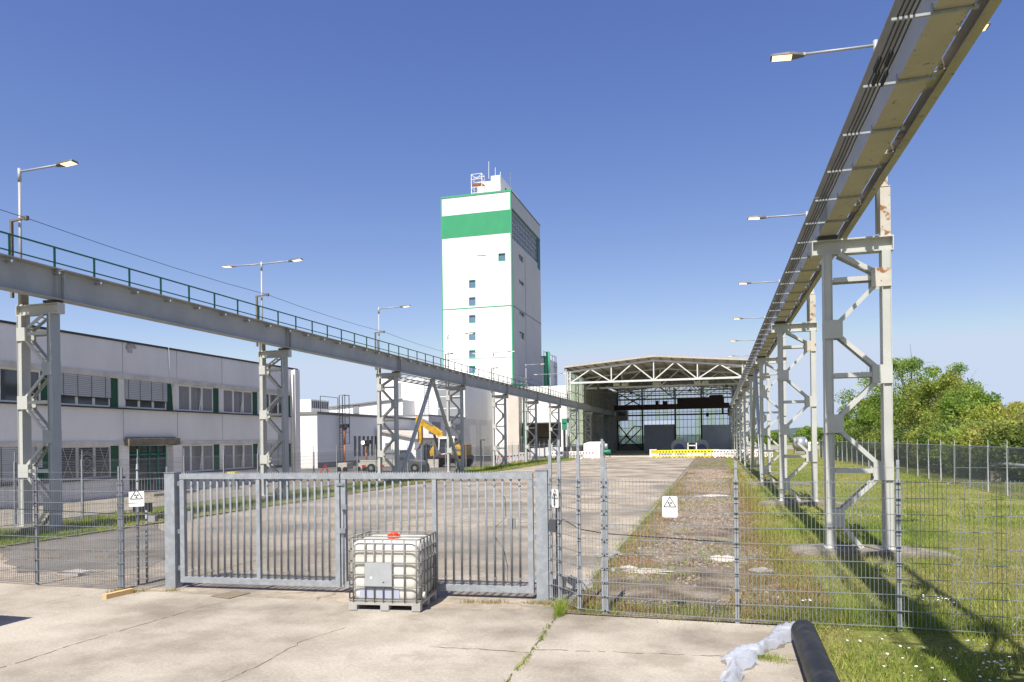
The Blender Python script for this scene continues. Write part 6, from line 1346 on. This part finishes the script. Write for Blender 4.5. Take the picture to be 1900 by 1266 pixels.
# ================================================================== TREES
def tree(pos, h, rw, label, m, nleaf, ls, seed, name='broadleaf_tree', group='trees beyond the boundary fence', bare=0.0, low=0.12, flat=1.0):
    r = np.random.default_rng(seed); rd = random.Random(seed)
    t = thing(name, label, 'tree' if 'tree' in name else 'bush', pos, group); tb = MB(); P0 = V(pos)
    bend = V((rd.uniform(-.3, .3), rd.uniform(-.3, .3), 0)); hz = h * (.60 if low < .2 else .55)
    stem = [P0 + bend * (k / 5) ** 2 + V((0, 0, h * .82 * k / 5)) for k in range(6)]
    tb.tube([tuple(q) for q in stem], h * .022, 8, h * .004, cap=False)
    NC = 46; cl = []
    for k in range(NC):
        a = k * 2.399 + rd.uniform(-.4, .4); f = (k + .5) / NC; zz = -1 + 2 * f                       # height in the ellipsoid
        rr = math.sqrt(max(0, 1 - zz * zz)) * rd.uniform(.55, 1.05) * (1 + .22 * math.sin(a * 2 + seed) + .12 * math.sin(a * 5 + seed * 2))
        zc = hz + zz * (h - hz) * .93 + rd.uniform(-.04, .04) * h
        if zz < 0: zc = hz + zz * (hz - h * low) * .95
        sz = rw * rd.uniform(.14, .27) * (1 - .35 * max(zz, 0))
        cl.append((P0 + bend * .6 + V((math.cos(a) * rr * rw * .86, math.sin(a) * rr * rw * .86, zc)), sz))
    for k in range(10): a = rd.uniform(0, 6.28); q = rd.uniform(0, .5); cl.append((P0 + V((math.cos(a) * q * rw, math.sin(a) * q * rw, hz + rd.uniform(-.35, .4) * h * .6)), rw * .26))
    for c, sz in cl:                                                                         # limbs out to every clump
        f = min(max((c.z - pos[2]) / (h * .82) * .62, .08), .95); i = min(int(f * 5), 4); a = stem[i].lerp(stem[i + 1], f * 5 - i)
        mid = a.lerp(c, .5) + V((rd.uniform(-.1, .1), rd.uniform(-.1, .1), .06 * h * rd.uniform(-.3, .5)))
        tb.tube([tuple(a), tuple(mid), tuple(c)], h * .0065, 5, h * .0022, cap=False)
        for q in range(5):
            e = c + V((rd.gauss(0, 1), rd.gauss(0, 1), abs(rd.gauss(.35, .8)))) * sz * .95; tb.tube([tuple(mid.lerp(c, .7)), tuple(c.lerp(e, .5)), tuple(e)], h * .0022, 4, h * .0008, cap=False)
    tb.build('trunk', 'bark', t)
    Cs = []
    for k, (c, sz) in enumerate(cl):
        dens = rd.uniform(.35, 1.3) * (0.25 if rd.random() < bare else 1); n = int(nleaf / len(cl) * dens)
        g = r.standard_normal((n, 3)); g /= np.linalg.norm(g, axis=1)[:, None]; g *= (r.random((n, 1)) ** .45) * 1.55
        Cs.append(np.array([*c]) + g * sz * np.array([1, 1, .72]))
    C = np.concatenate(Cs); C = C[C[:, 2] > 0.15]; n = len(C)
    u_ = r.standard_normal((n, 3)); u_ /= np.linalg.norm(u_, axis=1)[:, None]; w_ = np.cross(u_, r.standard_normal((n, 3))); w_ /= np.linalg.norm(w_, axis=1)[:, None]
    s = ls * (0.6 + 0.8 * r.random((n, 1))); v = np.stack([C - u_ * s, C + w_ * s * .5, C + u_ * s, C - w_ * s * .5], 1).reshape(-1, 3) - np.array([*pos])
    npmesh('crown', v, np.arange(4 * n).reshape(-1, 4), m, t); return t
TL = [(1690, 668, 78, 4.6, 'leaf_bright', 'tallest bright green tree rising behind the fence right of the near trestle', 26000, .3),
      (1615, 742, 88, 3.0, 'leaf_bright', 'bright green tree left of the tallest one, seen through the near trestle', 20000, .1),
      (1745, 700, 70, 3.4, 'leaf_olive', 'olive green tree on the right shoulder of the tallest tree', 22000, .15),
      (1800, 730, 62, 3.0, 'leaf_bright', 'rounded green tree in the middle of the right hand row', 20000, .1),
      (1845, 752, 57, 2.6, 'leaf_yellow', 'yellow green tree towards the right edge', 17000, .2),
      (1886, 750, 60, 2.8, 'leaf_yellow', 'thin crowned tree with bare twigs at the right edge', 9000, .45),
      (1935, 762, 52, 2.6, 'leaf_olive', 'olive tree cut by the right edge of the picture', 15000, .2),
      (1655, 735, 90, 3.2, 'leaf_olive', 'dull green tree filling the gap behind the near trestle', 18000, .1),
      (1590, 775, 98, 2.6, 'leaf_dark', 'small dark tree at the left end of the right hand row', 12000, .1)]
for i, (u, v, Y_, rw, m, lab, nl, bare) in enumerate(TL):
    top = PY(u, v, Y_); tree((top.x, top.y, 0), top.z, rw * 1.12, lab, m, int(nl * 1.15), .105, 40 + i, bare=bare, low=.10)
BL = [(1600, 800, 84, 'leaf_bright'), (1640, 790, 78, 'leaf_dark'), (1690, 790, 70, 'leaf_dark'), (1735, 792, 62, 'leaf_olive'), (1780, 795, 56, 'leaf_dark'), (1820, 795, 52, 'leaf_bright'), (1860, 800, 48, 'leaf_olive'), (1900, 800, 46, 'leaf_yellow'), (1940, 800, 44, 'leaf_dark'), (1570, 806, 96, 'leaf_dark'), (1665, 800, 74, 'leaf_olive'), (1715, 802, 66, 'leaf_dark')]
for i, (u, v, Y_, m) in enumerate(BL):
    top = PY(u, v, Y_); h = max(top.z, 3.2); tree((top.x, top.y, 0), h, 3.0, f'dense low bush behind the boundary fence, {ORD[i]} of the undergrowth', m, 9000, .11, 90 + i, name='bush', group='bushes under the trees', low=.04)
for i, (u, v, Y_, lab) in enumerate(((1502, 799, 230, 'single bright green tree in front of the distant hill'), (1438, 808, 260, 'small distant green tree seen between the right trestles'), (1545, 808, 210, 'small distant tree beside the near trestle leg'), (1418, 812, 240, 'far small tree left of the distant ones'))):
    top = PY(u, v, Y_); tree((top.x, top.y, 0), top.z + 1, 4.2 if i == 0 else 3.5, lab, 'leaf_bright' if i != 2 else 'leaf_dark', 9000, .22, 140 + i, group='distant trees', low=.1)
b = MB()
n = 30000; P = np.c_[-400 + 900 * rng.random(n), 330 + 60 * rng.random(n)]; P = P[(fbm(P[:, 0], P[:, 1], .03, 55) > -.4)]
hh = 1.5 + 3.5 * rng.random(len(P)) ** 2; tag(blades('far_hedge', P, hh, .8, .5, 'leaf_dark'), 'far line of hedges below the hills', 'hedge', kind='stuff')
